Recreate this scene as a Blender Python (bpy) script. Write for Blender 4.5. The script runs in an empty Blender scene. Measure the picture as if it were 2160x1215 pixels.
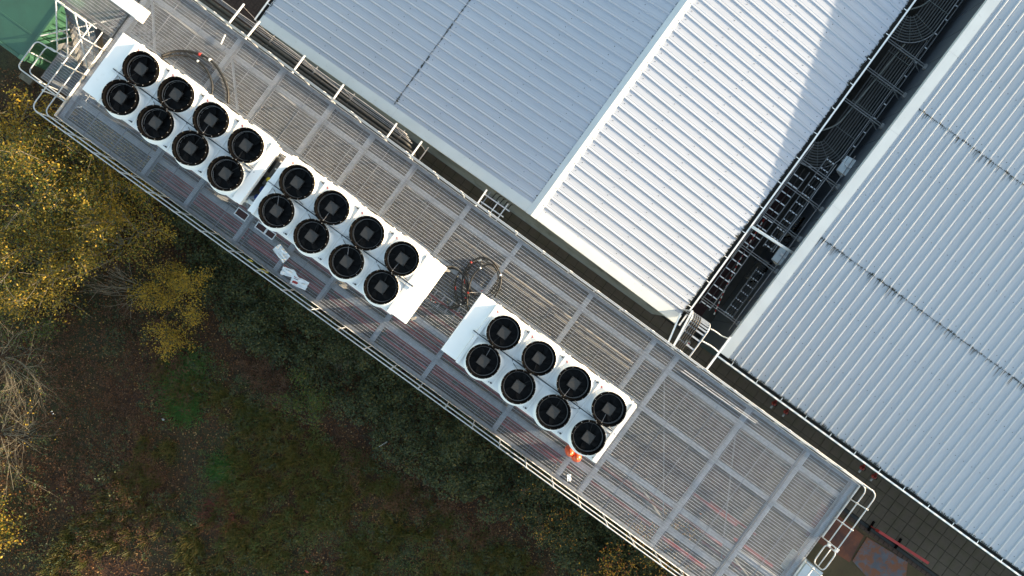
import bpy, math, random
import numpy as np
from mathutils import Vector, Matrix, noise as mnoise

# ------------------------------------------------------------------ camera, sky, sun, exposure
S = bpy.context.scene
C = S.collection
TH = math.radians(36.0)          # plan angle between the platform and the picture's horizontal
HC = 26.5                        # camera height above the paved path
FPX = 1450.0                     # focal length in pixels of a 2160 px wide picture
SUN_EL, SUN_AZ = 7.0, 41.0       # degrees; azimuth counted from +X towards +Y

cam_d = bpy.data.cameras.new('camera')
cam_d.sensor_width = 36.0
cam_d.lens = 36.0 * FPX / 2160.0
cam_d.clip_end = 1000.0
cam = bpy.data.objects.new('camera', cam_d)
C.objects.link(cam)
cam.location = (0, 0, HC)
cam.rotation_euler = (0, 0, TH)
S.camera = cam

W = bpy.data.worlds.new('World')
S.world = W
W.use_nodes = True
wn = W.node_tree
bg = wn.nodes['Background']
sky = wn.nodes.new('ShaderNodeTexSky')
sky.sky_type = 'NISHITA'
sky.sun_disc = False
sky.sun_elevation = math.radians(SUN_EL)
sky.sun_rotation = math.radians(90 - SUN_AZ)
sky.air_density = 1.0
sky.dust_density = 1.0
sky.ozone_density = 0.35
wn.links.new(sky.outputs[0], bg.inputs[0])
bg.inputs[1].default_value = 0.15

sun_d = bpy.data.lights.new('sun', 'SUN')
sun_d.energy = 3.5
sun_d.angle = math.radians(0.6)
sun_d.color = (1.0, 0.80, 0.55)
sun = bpy.data.objects.new('sun', sun_d)
C.objects.link(sun)
_e, _a = math.radians(SUN_EL), math.radians(SUN_AZ)
sdir = Vector((math.cos(_e) * math.cos(_a), math.cos(_e) * math.sin(_a), math.sin(_e)))
sun.rotation_euler = sdir.to_track_quat('Z', 'Y').to_euler()
sun.location = sdir * 60

S.view_settings.view_transform = 'Standard'
S.view_settings.look = 'None'
S.view_settings.gamma = 1.0
S.view_settings.exposure = 2.25
S.render.engine = 'CYCLES'

random.seed(7)
rng = np.random.default_rng(11)

# ------------------------------------------------------------------ helpers
def P(u, v, z):
    """site position of something seen at photo pixel (u, v) that stands at height z"""
    s = FPX / (HC - z)
    a, b = (u - 1080.0) / s, (v - 607.5) / s
    return Vector((a * math.cos(TH) + b * math.sin(TH), a * math.sin(TH) - b * math.cos(TH), z))

def mat(name, col, rough=0.6, metal=0.0, amt=0.12, scale=3.0, bump=0.0, bscale=40.0, dirt=None, dscale=1.2, dlo=0.55, dhi=0.8, spec=0.5, stretch=None):
    m = bpy.data.materials.new(name)
    m.use_nodes = True
    nt = m.node_tree
    b = nt.nodes['Principled BSDF']
    b.inputs['Roughness'].default_value = rough
    b.inputs['Metallic'].default_value = metal
    b.inputs['Specular IOR Level'].default_value = spec
    tc = nt.nodes.new('ShaderNodeTexCoord')
    src = tc.outputs['Object']
    if stretch:
        mp = nt.nodes.new('ShaderNodeMapping')
        mp.inputs['Scale'].default_value = stretch
        nt.links.new(src, mp.inputs[0]); src = mp.outputs[0]
    n = nt.nodes.new('ShaderNodeTexNoise')
    n.inputs['Scale'].default_value = scale
    n.inputs['Detail'].default_value = 6.0
    nt.links.new(src, n.inputs['Vector'])
    r = nt.nodes.new('ShaderNodeValToRGB')
    r.color_ramp.elements[0].position = 0.3
    r.color_ramp.elements[1].position = 0.7
    r.color_ramp.elements[0].color = tuple(max(0, c * (1 - amt)) for c in col) + (1,)
    r.color_ramp.elements[1].color = tuple(min(1, c * (1 + amt)) for c in col) + (1,)
    nt.links.new(n.outputs['Fac'], r.inputs[0])
    out = r.outputs[0]
    if dirt:
        n2 = nt.nodes.new('ShaderNodeTexNoise')
        n2.inputs['Scale'].default_value = dscale
        n2.inputs['Detail'].default_value = 8.0
        n2.inputs['Roughness'].default_value = 0.65
        nt.links.new(src, n2.inputs['Vector'])
        r2 = nt.nodes.new('ShaderNodeValToRGB')
        r2.color_ramp.elements[0].position = dlo
        r2.color_ramp.elements[1].position = dhi
        nt.links.new(n2.outputs['Fac'], r2.inputs[0])
        mx = nt.nodes.new('ShaderNodeMixRGB')
        mx.inputs['Color2'].default_value = tuple(dirt) + (1,)
        nt.links.new(r2.outputs[0], mx.inputs['Fac'])
        nt.links.new(out, mx.inputs['Color1'])
        out = mx.outputs[0]
    nt.links.new(out, b.inputs['Base Color'])
    if bump:
        n3 = nt.nodes.new('ShaderNodeTexNoise')
        n3.inputs['Scale'].default_value = bscale
        n3.inputs['Detail'].default_value = 5.0
        nt.links.new(src, n3.inputs['Vector'])
        bp = nt.nodes.new('ShaderNodeBump')
        bp.inputs['Strength'].default_value = bump
        bp.inputs['Distance'].default_value = 0.02
        nt.links.new(n3.outputs['Fac'], bp.inputs['Height'])
        nt.links.new(bp.outputs[0], b.inputs['Normal'])
    return m

def leafmat(name, cols, trans=0.25, rough=0.55):
    """each leaf (mesh island) takes its own colour from a ramp"""
    m = bpy.data.materials.new(name)
    m.use_nodes = True
    nt = m.node_tree
    b = nt.nodes['Principled BSDF']
    b.inputs['Roughness'].default_value = rough
    b.inputs['Specular IOR Level'].default_value = 0.3
    g = nt.nodes.new('ShaderNodeNewGeometry')
    r = nt.nodes.new('ShaderNodeValToRGB')
    k = len(cols)
    while len(r.color_ramp.elements) < k:
        r.color_ramp.elements.new(0.5)
    for i, c in enumerate(cols):
        r.color_ramp.elements[i].position = i / max(1, k - 1)
    for i, c in enumerate(cols):
        r.color_ramp.elements[i].color = tuple(c) + (1,)
    nt.links.new(g.outputs['Random Per Island'], r.inputs[0])
    nt.links.new(r.outputs[0], b.inputs['Base Color'])
    if trans:
        t = nt.nodes.new('ShaderNodeBsdfTranslucent')
        nt.links.new(r.outputs[0], t.inputs[0])
        mx = nt.nodes.new('ShaderNodeMixShader')
        mx.inputs[0].default_value = trans
        o = nt.nodes['Material Output']
        nt.links.new(b.outputs[0], mx.inputs[1])
        nt.links.new(t.outputs[0], mx.inputs[2])
        nt.links.new(mx.outputs[0], o.inputs[0])
    return m

def tag(o, label=None, cat=None, group=None, kind=None):
    if label: o['label'] = label
    if cat: o['category'] = cat
    if group: o['group'] = group
    if kind: o['kind'] = kind
    return o

def put(name, me, parent=None, loc=(0, 0, 0), rz=0.0):
    o = bpy.data.objects.new(name, me)
    C.objects.link(o)
    o.location = loc
    o.rotation_euler = (0, 0, rz)
    if parent is not None:
        o.parent = parent
    return o

def thing(name, label, cat, loc=(0, 0, 0), group=None):
    """an Empty at the thing's base; parts built in site coordinates hang below it"""
    o = put(name, None, None, loc)
    o.empty_display_size = 0.2
    return tag(o, label, cat, group)

class MB:
    def __init__(self):
        self.v = []; self.f = []
    def add(self, vs, fs):
        k = len(self.v)
        self.v.extend([tuple(p) for p in vs])
        self.f.extend([tuple(i + k for i in f) for f in fs])
        return self
    def box(self, x0, x1, y0, y1, z0, z1):
        return self.add([(x0, y0, z0), (x1, y0, z0), (x1, y1, z0), (x0, y1, z0), (x0, y0, z1), (x1, y0, z1), (x1, y1, z1), (x0, y1, z1)],
                        [(3, 2, 1, 0), (4, 5, 6, 7), (0, 1, 5, 4), (1, 2, 6, 5), (2, 3, 7, 6), (3, 0, 4, 7)])
    def bbox(self, x0, x1, y0, y1, z0, z1, b=0.01):
        """box with bevelled top edges"""
        vs = []
        for (i, z) in ((0, z0), (0, z1 - b), (b, z1)):
            vs += [(x0 + i, y0 + i, z), (x1 - i, y0 + i, z), (x1 - i, y1 - i, z), (x0 + i, y1 - i, z)]
        fs = [(3, 2, 1, 0), (8, 9, 10, 11)]
        for k in (0, 4):
            for j in range(4):
                a, c = k + j, k + (j + 1) % 4
                fs.append((a, c, c + 4, a + 4))
        return self.add(vs, fs)
    def beam(self, p, q, w, h, up=(0, 0, 1)):
        """rectangular bar from p to q"""
        p, q = Vector(p), Vector(q)
        d = (q - p).normalized()
        up = Vector(up)
        s = d.cross(up)
        if s.length < 1e-4: s = d.cross(Vector((1, 0, 0)))
        s.normalize(); t = s.cross(d).normalized()
        s = s * w / 2; t = t * h / 2
        vs = [p - s - t, p + s - t, p + s + t, p - s + t, q - s - t, q + s - t, q + s + t, q - s + t]
        return self.add(vs, [(0, 1, 2, 3), (7, 6, 5, 4), (0, 4, 5, 1), (1, 5, 6, 2), (2, 6, 7, 3), (3, 7, 4, 0)])
    def tube(self, pts, r, n=8, r2=None, caps=True):
        pts = [Vector(p) for p in pts]
        m = len(pts)
        ds = []
        for i in range(m):
            a = pts[max(0, i - 1)]; b = pts[min(m - 1, i + 1)]
            d = b - a
            ds.append(d.normalized() if d.length > 1e-9 else Vector((0, 0, 1)))
        ref = Vector((0, 0, 1)) if abs(ds[0].z) < 0.9 else Vector((1, 0, 0))
        s = ds[0].cross(ref).normalized()
        vs = []
        for i in range(m):
            s = s - ds[i] * s.dot(ds[i])
            if s.length < 1e-6: s = ds[i].orthogonal()
            s.normalize(); t = ds[i].cross(s)
            rr = r if r2 is None else r + (r2 - r) * i / (m - 1)
            for k in range(n):
                a = 2 * math.pi * k / n
                vs.append(pts[i] + (s * math.cos(a) + t * math.sin(a)) * rr)
        fs = []
        for i in range(m - 1):
            for k in range(n):
                a = i * n + k; b = i * n + (k + 1) % n
                fs.append((a, b, b + n, a + n))
        if caps:
            fs.append(tuple(range(n - 1, -1, -1)))
            fs.append(tuple((m - 1) * n + k for k in range(n)))
        return self.add(vs, fs)
    def lathe(self, prof, n=24, c=(0, 0, 0), closed=False):
        vs = []
        for (r, z) in prof:
            for k in range(n):
                a = 2 * math.pi * k / n
                vs.append((c[0] + r * math.cos(a), c[1] + r * math.sin(a), c[2] + z))
        fs = []
        m = len(prof)
        for i in range(m if closed else m - 1):
            j = (i + 1) % m
            for k in range(n):
                k2 = (k + 1) % n
                fs.append((i * n + k, i * n + k2, j * n + k2, j * n + k))
        return self.add(vs, fs)
    def mesh(self, name, m, smooth=False):
        me = bpy.data.meshes.new(name)
        me.from_pydata(self.v, [], self.f)
        if m is not None: me.materials.append(m)
        if smooth:
            me.polygons.foreach_set('use_smooth', [True] * len(me.polygons))
        me.update()
        return me
    def build(self, name, m, parent=None, smooth=False, loc=None):
        me = self.mesh(name, m, smooth)
        o = put(name, me, None)
        if parent is not None:
            o.parent = parent
            o.matrix_parent_inverse = Matrix.Translation(-Vector(parent.location))
        elif loc is not None:          # origin at the thing's base
            me.transform(Matrix.Translation(-Vector(loc)))
            o.location = loc
        return o

def fillet(pts, r, n=5):
    pts = [Vector(p) for p in pts]
    out = [pts[0]]
    for i in range(1, len(pts) - 1):
        a, b, c = pts[i - 1], pts[i], pts[i + 1]
        d1 = (a - b); d2 = (c - b)
        rr = min(r, d1.length * 0.45, d2.length * 0.45)
        p1 = b + d1.normalized() * rr; p2 = b + d2.normalized() * rr
        for k in range(n + 1):
            t = k / n
            out.append(p1 * (1 - t) ** 2 + b * 2 * t * (1 - t) + p2 * t ** 2)
    out.append(pts[-1])
    return out

def smooth_curve(pts, n=8):
    """Catmull-Rom through the points"""
    pts = [Vector(p) for p in pts]
    q = [pts[0] * 2 - pts[1]] + pts + [pts[-1] * 2 - pts[-2]]
    out = []
    for i in range(1, len(q) - 2):
        for k in range(n):
            t = k / n
            out.append(0.5 * ((2 * q[i]) + (q[i + 1] - q[i - 1]) * t + (2 * q[i - 1] - 5 * q[i] + 4 * q[i + 1] - q[i + 2]) * t * t
                              + (3 * q[i] - q[i - 1] - 3 * q[i + 1] + q[i + 2]) * t ** 3))
    out.append(pts[-1])
    return out

def quads_mesh(name, V, m):
    """V: (N,4,3) array of separate quads"""
    n = len(V)
    me = bpy.data.meshes.new(name)
    me.vertices.add(n * 4); me.loops.add(n * 4); me.polygons.add(n)
    me.vertices.foreach_set('co', np.asarray(V, dtype=np.float32).reshape(-1))
    me.loops.foreach_set('vertex_index', np.arange(n * 4, dtype=np.int32))
    me.polygons.foreach_set('loop_start', np.arange(0, n * 4, 4, dtype=np.int32))
    me.polygons.foreach_set('loop_total', np.full(n, 4, dtype=np.int32))
    if isinstance(m, (list, tuple)):
        for k in m: me.materials.append(k)
    else:
        me.materials.append(m)
    me.update(calc_edges=True)
    return me

def leaves(pos, size, up=0.5, aspect=0.6, jit=0.35):
    """leaf-shaped quads at pos with random tilt; up: how far they face the sky"""
    pos = np.asarray(pos, dtype=float)
    n = len(pos)
    nr = rng.normal(size=(n, 3)); nr[:, 2] = np.abs(nr[:, 2]) + up * 2
    nr /= np.linalg.norm(nr, axis=1)[:, None]
    t = rng.normal(size=(n, 3))
    t -= nr * (t * nr).sum(1)[:, None]
    t /= np.linalg.norm(t, axis=1)[:, None]
    b = np.cross(nr, t)
    L = size * (1 + jit * rng.uniform(-1, 1, n))[:, None]
    V = np.empty((n, 4, 3))
    V[:, 0] = pos - t * L * 0.5
    V[:, 1] = pos + b * L * aspect * 0.5 + nr * L * 0.08
    V[:, 2] = pos + t * L * 0.5
    V[:, 3] = pos - b * L * aspect * 0.5 + nr * L * 0.08
    return V

def in_poly(u, v, poly):
    ins = np.zeros(len(u), bool)
    j = len(poly) - 1
    for i in range(len(poly)):
        xi, yi = poly[i]; xj, yj = poly[j]
        c = ((yi > v) != (yj > v)) & (u < (xj - xi) * (v - yi) / (yj - yi + 1e-9) + xi)
        ins ^= c
        j = i
    return ins

def sample_poly(poly, n, z=0.0):
    """n points spread over an area given by its outline in plan"""
    q = np.array([P(a, b, z)[:2] for a, b in poly])
    lo, hi = q.min(0), q.max(0)
    out = np.empty((0, 2))
    while len(out) < n:
        c = rng.uniform(lo, hi, size=(n * 2, 2))
        c = c[in_poly(c[:, 0], c[:, 1], [tuple(k) for k in q])]
        out = np.vstack([out, c])
    return out[:n]

def fbm(x, y, s=1.0, seed=0.0):
    return mnoise.fractal(Vector((x * s + seed, y * s - seed, seed * 0.37)), 1.0, 2.0, 4)

# ------------------------------------------------------------------ materials
M = {}
M['white'] = mat('white_paint', (0.78, 0.775, 0.755), 0.5, 0, 0.03, 2.0, dirt=(0.55, 0.54, 0.50), dscale=2.5, dlo=0.62, dhi=0.95)
M['white_steel'] = mat('white_steel', (0.72, 0.73, 0.72), 0.4, 0.0, 0.06, 6.0, dirt=(0.45, 0.42, 0.36), dscale=5, dlo=0.6, dhi=0.9)
M['galv'] = mat('galvanised_steel', (0.56, 0.575, 0.595), 0.5, 0.1, 0.18, 14.0, dirt=(0.38, 0.385, 0.39), dscale=4, dlo=0.5, dhi=0.85)
M['galv_rail'] = mat('galvanised_rail', (0.40, 0.415, 0.44), 0.45, 0.15, 0.12, 10.0)
M['grating'] = mat('galvanised_grating', (0.245, 0.26, 0.29), 0.6, 0.1, 0.2, 3.0)  # bars kept darker than the rods, shade of their sides put in
M['rod'] = mat('sunlit_grating_rod', (0.43, 0.46, 0.52), 0.5, 0.1, 0.12, 6.0)  # same steel as the bars, painted paler for the sun it catches
M['shade_steel'] = mat('shaded_galv_steel', (0.15, 0.157, 0.165), 0.55, 0.1, 0.2, 6.0)  # darker copy of the galvanised steel, shade put into its colour
M['darkred'] = mat('dark_red_flat', (0.030, 0.006, 0.006), 0.7, 0, 0.3, 6.0)
M['redsheet'] = mat('dark_red_sheet', (0.20, 0.014, 0.016), 0.7, 0, 0.3, 4.0)
M['bundle'] = mat('bundle_pipe', (0.048, 0.051, 0.053), 0.55, 0.1, 0.2, 6.0)
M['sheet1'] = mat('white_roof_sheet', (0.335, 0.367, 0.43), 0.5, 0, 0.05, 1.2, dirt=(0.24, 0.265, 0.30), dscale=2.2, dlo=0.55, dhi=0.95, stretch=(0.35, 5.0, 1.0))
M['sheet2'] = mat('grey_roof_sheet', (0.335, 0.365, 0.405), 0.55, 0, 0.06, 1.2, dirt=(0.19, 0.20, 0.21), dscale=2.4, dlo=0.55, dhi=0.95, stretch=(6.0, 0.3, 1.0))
M['flash'] = mat('white_flashing', (0.47, 0.51, 0.53), 0.5, 0, 0.05, 1.5, dirt=(0.33, 0.33, 0.32), dscale=7, dlo=0.62, dhi=0.8)
M['gutter'] = mat('gutter_white', (0.74, 0.74, 0.73), 0.4, 0, 0.05, 4.0)
M['silt_shade'] = mat('gutter_silt_shade', (0.012, 0.012, 0.010), 0.9, 0, 0.4, 9.0)  # near-black: wet dirt plus the gutter's inner shade painted in
M['moss'] = mat('roof_moss', (0.022, 0.024, 0.018), 0.95, 0, 0.5, 30.0)
M['wall1'] = mat('grey_wall', (0.19, 0.20, 0.205), 0.6, 0, 0.12, 1.0, dirt=(0.05, 0.05, 0.045), dscale=1.6, dlo=0.5, dhi=0.75, stretch=(1.0, 1.0, 0.4))
M['wall2'] = mat('slate_cladding', (0.066, 0.078, 0.095), 0.5, 0, 0.08, 1.0)
M['teal'] = mat('teal_cladding', (0.014, 0.03, 0.036), 0.5, 0, 0.1, 1.0)
M['black'] = mat('black_plastic', (0.0024, 0.0023, 0.0024), 0.9, 0, 0.3, 5.0, spec=0.03)
M['blade'] = mat('fan_blade_black', (0.003, 0.003, 0.0033), 0.6, 0, 0.2, 5.0, spec=0.25)
M['motor'] = mat('motor_cover_grey', (0.019, 0.0185, 0.0185), 0.65, 0, 0.25, 25.0)
M['ring'] = mat('fan_ring_grey', (0.17, 0.165, 0.165), 0.6, 0.0, 0.1, 8.0)
M['rubber'] = mat('black_rubber', (0.008, 0.008, 0.0085), 0.6, 0, 0.2, 8.0)
M['red'] = mat('red_plastic', (0.40, 0.028, 0.022), 0.5, 0, 0.15, 6.0)
M['redox'] = mat('red_oxide_steel', (0.24, 0.025, 0.02), 0.6, 0, 0.25, 5.0)
M['orange'] = mat('orange_enamel', (0.62, 0.085, 0.025), 0.35, 0, 0.06, 5.0)
M['blue'] = mat('blue_motor_paint', (0.02, 0.055, 0.22), 0.4, 0, 0.1, 5.0)
M['yellow'] = mat('yellow_plastic', (0.75, 0.62, 0.03), 0.5, 0, 0.1, 5.0)
M['brass'] = mat('brass_fitting', (0.55, 0.40, 0.12), 0.35, 0.7, 0.1, 5.0)
M['paper'] = mat('white_packaging', (0.78, 0.79, 0.80), 0.7, 0, 0.05, 6.0)
M['slab'] = mat('concrete_slab', (0.096, 0.070, 0.048), 0.85, 0, 0.22, 2.5, bump=0.3, dirt=(0.052, 0.043, 0.018), dscale=1.1, dlo=0.48, dhi=0.72)
M['joint'] = mat('slab_joint_soil', (0.014, 0.011, 0.007), 0.95, 0, 0.3, 6.0)
M['brick'] = mat('block_paver', (0.055, 0.03, 0.02), 0.85, 0, 0.3, 4.0, bump=0.3)
M['rust'] = mat('rusty_steel_plate', (0.16, 0.045, 0.018), 0.75, 0.1, 0.35, 1.6, dirt=(0.06, 0.026, 0.02), dscale=1.3, dlo=0.45, dhi=0.7, bump=0.2)
M['paintedplate'] = mat('flaking_blue_plate', (0.085, 0.086, 0.10), 0.7, 0.1, 0.3, 1.4, dirt=(0.17, 0.06, 0.026), dscale=1.9, dlo=0.44, dhi=0.54, bump=0.2)
M['green'] = mat('green_container_paint', (0.028, 0.09, 0.055), 0.5, 0, 0.1, 1.2, dirt=(0.025, 0.065, 0.04), dscale=1.5, dlo=0.5, dhi=0.8)
M['bark'] = mat('grey_bark', (0.16, 0.135, 0.095), 0.85, 0, 0.3, 8.0)
M['twig'] = mat('brown_twig', (0.085, 0.045, 0.026), 0.85, 0, 0.3, 8.0)
M['redtwig'] = mat('red_twig', (0.10, 0.018, 0.012), 0.85, 0, 0.3, 8.0)
M['coil'] = mat('cooler_coil', (0.20, 0.21, 0.22), 0.5, 0.5, 0.15, 30.0)
M['panelgrey'] = mat('control_panel_grey', (0.16, 0.15, 0.14), 0.5, 0.2, 0.15, 6.0)
M['pipe'] = mat('dark_insulated_pipe', (0.013, 0.0135, 0.0145), 0.6, 0, 0.25, 6.0)
M['conduit'] = mat('grey_conduit', (0.22, 0.22, 0.23), 0.45, 0.2, 0.15, 6.0)
M['tuberack'] = mat('grey_green_tube', (0.10, 0.112, 0.108), 0.5, 0.2, 0.2, 6.0)
M['drain'] = mat('drain_channel', (0.02, 0.022, 0.022), 0.7, 0.1, 0.2, 6.0)

L = {}
L['yellow'] = leafmat('yellow_leaf', [(0.11, 0.080, 0.014), (0.27, 0.165, 0.020), (0.42, 0.27, 0.022), (0.22, 0.175, 0.022), (0.12, 0.12, 0.020), (0.38, 0.21, 0.026), (0.50, 0.36, 0.045)], 0.35)
L['gold'] = leafmat('gold_leaf', [(0.22, 0.13, 0.012), (0.40, 0.25, 0.018), (0.32, 0.20, 0.014), (0.17, 0.14, 0.016), (0.46, 0.27, 0.02), (0.12, 0.09, 0.012)], 0.35)
L['russet'] = leafmat('russet_herb', [(0.055, 0.020, 0.007), (0.10, 0.038, 0.013), (0.030, 0.013, 0.006), (0.075, 0.034, 0.014), (0.14, 0.065, 0.026), (0.05, 0.024, 0.009)], 0.15)
L['orange'] = leafmat('orange_leaf', [(0.50, 0.17, 0.03), (0.50, 0.27, 0.03), (0.20, 0.16, 0.03), (0.10, 0.10, 0.03), (0.30, 0.06, 0.02)], 0.35)
L['bramble'] = leafmat('bramble_leaf', [(0.014, 0.024, 0.009), (0.036, 0.055, 0.018), (0.022, 0.034, 0.014), (0.055, 0.068, 0.020), (0.095, 0.080, 0.018), (0.018, 0.028, 0.012), (0.046, 0.066, 0.030)], 0.2, 0.5)
L['green'] = leafmat('green_leaf', [(0.03, 0.065, 0.009), (0.06, 0.095, 0.012), (0.04, 0.06, 0.010), (0.13, 0.12, 0.016)], 0.3)
L['litter'] = leafmat('fallen_leaf', [(0.055, 0.020, 0.006), (0.10, 0.038, 0.010), (0.026, 0.012, 0.004), (0.16, 0.060, 0.016), (0.065, 0.036, 0.007), (0.12, 0.042, 0.012), (0.30, 0.19, 0.08)], 0.0, 0.8)
L['grass'] = leafmat('grass_blade', [(0.036, 0.042, 0.007), (0.066, 0.070, 0.011), (0.12, 0.088, 0.016), (0.032, 0.052, 0.009), (0.15, 0.090, 0.022)], 0.25)
L['fern'] = leafmat('moss_green', [(0.036, 0.070, 0.012), (0.062, 0.098, 0.017), (0.090, 0.095, 0.018), (0.042, 0.060, 0.011)], 0.2)
L['bright'] = leafmat('bright_grass', [(0.032, 0.11, 0.022), (0.055, 0.15, 0.026), (0.036, 0.09, 0.02)], 0.25)

def ground_material():
    m = bpy.data.materials.new('woodland_soil')
    m.use_nodes = True
    nt = m.node_tree; b = nt.nodes['Principled BSDF']
    b.inputs['Roughness'].default_value = 0.95
    tc = nt.nodes.new('ShaderNodeTexCoord')
    def ns(sc, d=8):
        n = nt.nodes.new('ShaderNodeTexNoise'); n.inputs['Scale'].default_value = sc; n.inputs['Detail'].default_value = d
        n.inputs['Roughness'].default_value = 0.65
        nt.links.new(tc.outputs['Object'], n.inputs['Vector']); return n
    a, c, d = ns(0.22), ns(3.5), ns(14)
    def ramp(n, e):
        r = nt.nodes.new('ShaderNodeValToRGB')
        while len(r.color_ramp.elements) < len(e): r.color_ramp.elements.new(0.5)
        for i, (p, col) in enumerate(e):
            r.color_ramp.elements[i].position = p
        for i, (p, col) in enumerate(e):
            r.color_ramp.elements[i].color = tuple(col) + (1,)
        nt.links.new(n.outputs['Fac'], r.inputs[0]); return r
    ra = ramp(a, [(0.40, (0.040, 0.016, 0.006)), (0.50, (0.034, 0.021, 0.006)), (0.58, (0.022, 0.023, 0.005))])
    rc = ramp(c, [(0.3, (0.35, 0.33, 0.3)), (0.7, (1.5, 1.45, 1.4))])
    rd = ramp(d, [(0.3, (0.5, 0.5, 0.5)), (0.72, (1.6, 1.5, 1.4))])
    m1 = nt.nodes.new('ShaderNodeMixRGB'); m1.blend_type = 'MULTIPLY'; m1.inputs[0].default_value = 1
    nt.links.new(ra.outputs[0], m1.inputs[1]); nt.links.new(rc.outputs[0], m1.inputs[2])
    m2 = nt.nodes.new('ShaderNodeMixRGB'); m2.blend_type = 'MULTIPLY'; m2.inputs[0].default_value = 1
    nt.links.new(m1.outputs[0], m2.inputs[1]); nt.links.new(rd.outputs[0], m2.inputs[2])
    nt.links.new(m2.outputs[0], b.inputs['Base Color'])
    bp = nt.nodes.new('ShaderNodeBump'); bp.inputs['Strength'].default_value = 0.8; bp.inputs['Distance'].default_value = 0.06
    nt.links.new(d.outputs['Fac'], bp.inputs['Height']); nt.links.new(bp.outputs[0], b.inputs['Normal'])
    return m
M['ground'] = ground_material()
M['yard'] = mat('yard_soil', (0.095, 0.062, 0.028), 0.95, 0, 0.35, 1.8, bump=0.6, bscale=18, dirt=(0.045, 0.036, 0.014), dscale=0.9, dlo=0.45, dhi=0.65)
M['concrete'] = mat('dark_concrete', (0.05, 0.048, 0.045), 0.9, 0, 0.25, 1.5, bump=0.2, dirt=(0.014, 0.013, 0.011), dscale=1.2, dlo=0.45, dhi=0.7)

# ------------------------------------------------------------------ ground
def gz(x, y):
    if y > -4.4: return -0.06
    k = min(1.0, (-4.4 - y) / 1.5)
    return -0.06 + k * (-0.15 + 0.22 * fbm(x, y, 0.35, 3.0))

def make_ground():
    xs = [-400, -150, -60] + [x * 0.5 for x in range(-64, 65)] + [60, 150, 400]
    ys = [-400, -150, -60] + [y * 0.5 for y in range(-64, 65)] + [60, 150, 400]
    vs = [(x, y, gz(x, y)) for y in ys for x in xs]
    nx = len(xs)
    fs = [(j * nx + i, j * nx + i + 1, (j + 1) * nx + i + 1, (j + 1) * nx + i) for j in range(len(ys) - 1) for i in range(nx - 1)]
    o = MB().add(vs, fs).build('ground', M['ground'], smooth=True)
    tag(o, kind='structure')
make_ground()
o = MB().box(12.35, 26, -9.0, 0.40, -0.3, -0.03).build('bare_soil', M['yard']); tag(o, kind='structure')
o = MB().box(-18, 40, 0.41, 24, -0.3, -0.034).build('concrete_yard', M['concrete']); tag(o, kind='structure')

# paved path: every slab its own piece
path = put('paved_path', MB().box(-6.2, 26, 0.66, 2.52, -0.25, -0.018).mesh('path_bed', M['joint']))
tag(path, kind='structure')
slab_meshes = []
for k in range(5):
    slab_meshes.append(MB().bbox(-0.217, 0.217, -0.217, 0.217, -0.05, 0.0, 0.008).mesh('slab', M['slab']))
for i in range(66):
    for j in range(4):
        x = -5.95 + 0.45 * i; y = 0.93 + 0.45 * j
        if x > 23.3: continue
        o = put('slab', random.choice(slab_meshes), path, (x, y, random.uniform(-0.004, 0.004)), random.choice((0, 1, 2, 3)) * math.pi / 2 + random.uniform(-0.008, 0.008))
        o.rotation_euler[0] = random.uniform(-0.008, 0.008)
# brick edging and drain channel along the path
edge = put('brick_edging', MB().box(4.5, 26, 0.40, 0.56, -0.25, -0.016).mesh('edging_bed', M['joint']))
tag(edge, kind='structure')
bm = MB().bbox(-0.105, 0.105, -0.07, 0.07, -0.08, 0.0, 0.008).mesh('brick', M['brick'])
for i in range(75):
    put('brick', bm, edge, (4.65 + 0.225 * i, 0.48, random.uniform(-0.006, 0.004)), random.uniform(-0.02, 0.02))
o = MB().box(4.5, 26, 0.565, 0.655, -0.2, -0.004).build('drain_channel', M['drain'])
tag(o, kind='structure')
# block paving beyond the corner of the ribbed-roof building
pav = put('block_paving', MB().box(-16.2, -13.0, 2.0, 4.4, -0.25, -0.02).mesh('paving_bed', M['joint']))
tag(pav, kind='structure')
bm2 = MB().bbox(-0.1, 0.1, -0.049, 0.049, -0.05, 0.0, 0.006).mesh('brick', M['brick'])
for i in range(13):
    for j in range(11):
        for k in (0, 1):
            x = -16.0 + 0.21 * i; y = 2.08 + 0.21 * j
            h = (i + j) % 2
            if h: put('brick', bm2, pav, (x, y + (k - 0.5) * 0.105, random.uniform(-0.004, 0.004)), random.uniform(-.02, .02))
            elif k == 0: 
                put('brick', bm2, pav, (x - 0.0525, y, random.uniform(-0.004, 0.004)), math.pi / 2)
            else:
                put('brick', bm2, pav, (x + 0.0525, y, random.uniform(-0.004, 0.004)), math.pi / 2)

# ------------------------------------------------------------------ buildings
RH = 0.026
def sheet_profile(w=1.0, pitch=1 / 3.0, RH=RH):
    """cross-section of one ribbed sheet: list of (s, h)"""
    pts = []
    for k in range(3):
        a = k * pitch
        pts += [(a, 0.0), (a + 0.004, 0.0)]
        c = a + pitch / 2
        pts += [(c - 0.095, 0.0), (c - 0.085, 0.005), (c - 0.075, 0.0)]
        pts += [(c - 0.036, 0.0), (c - 0.015, RH), (c + 0.015, RH), (c + 0.036, 0.0)]
        pts += [(c + 0.075, 0.0), (c + 0.085, 0.005), (c + 0.095, 0.0)]
    pts.append((w, 0.0))
    out = []
    for p in pts:
        if not out or p[0] > out[-1][0] + 1e-6: out.append(p)
    return out
PROF = sheet_profile()

PROF2 = sheet_profile(RH=0.031)

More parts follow.
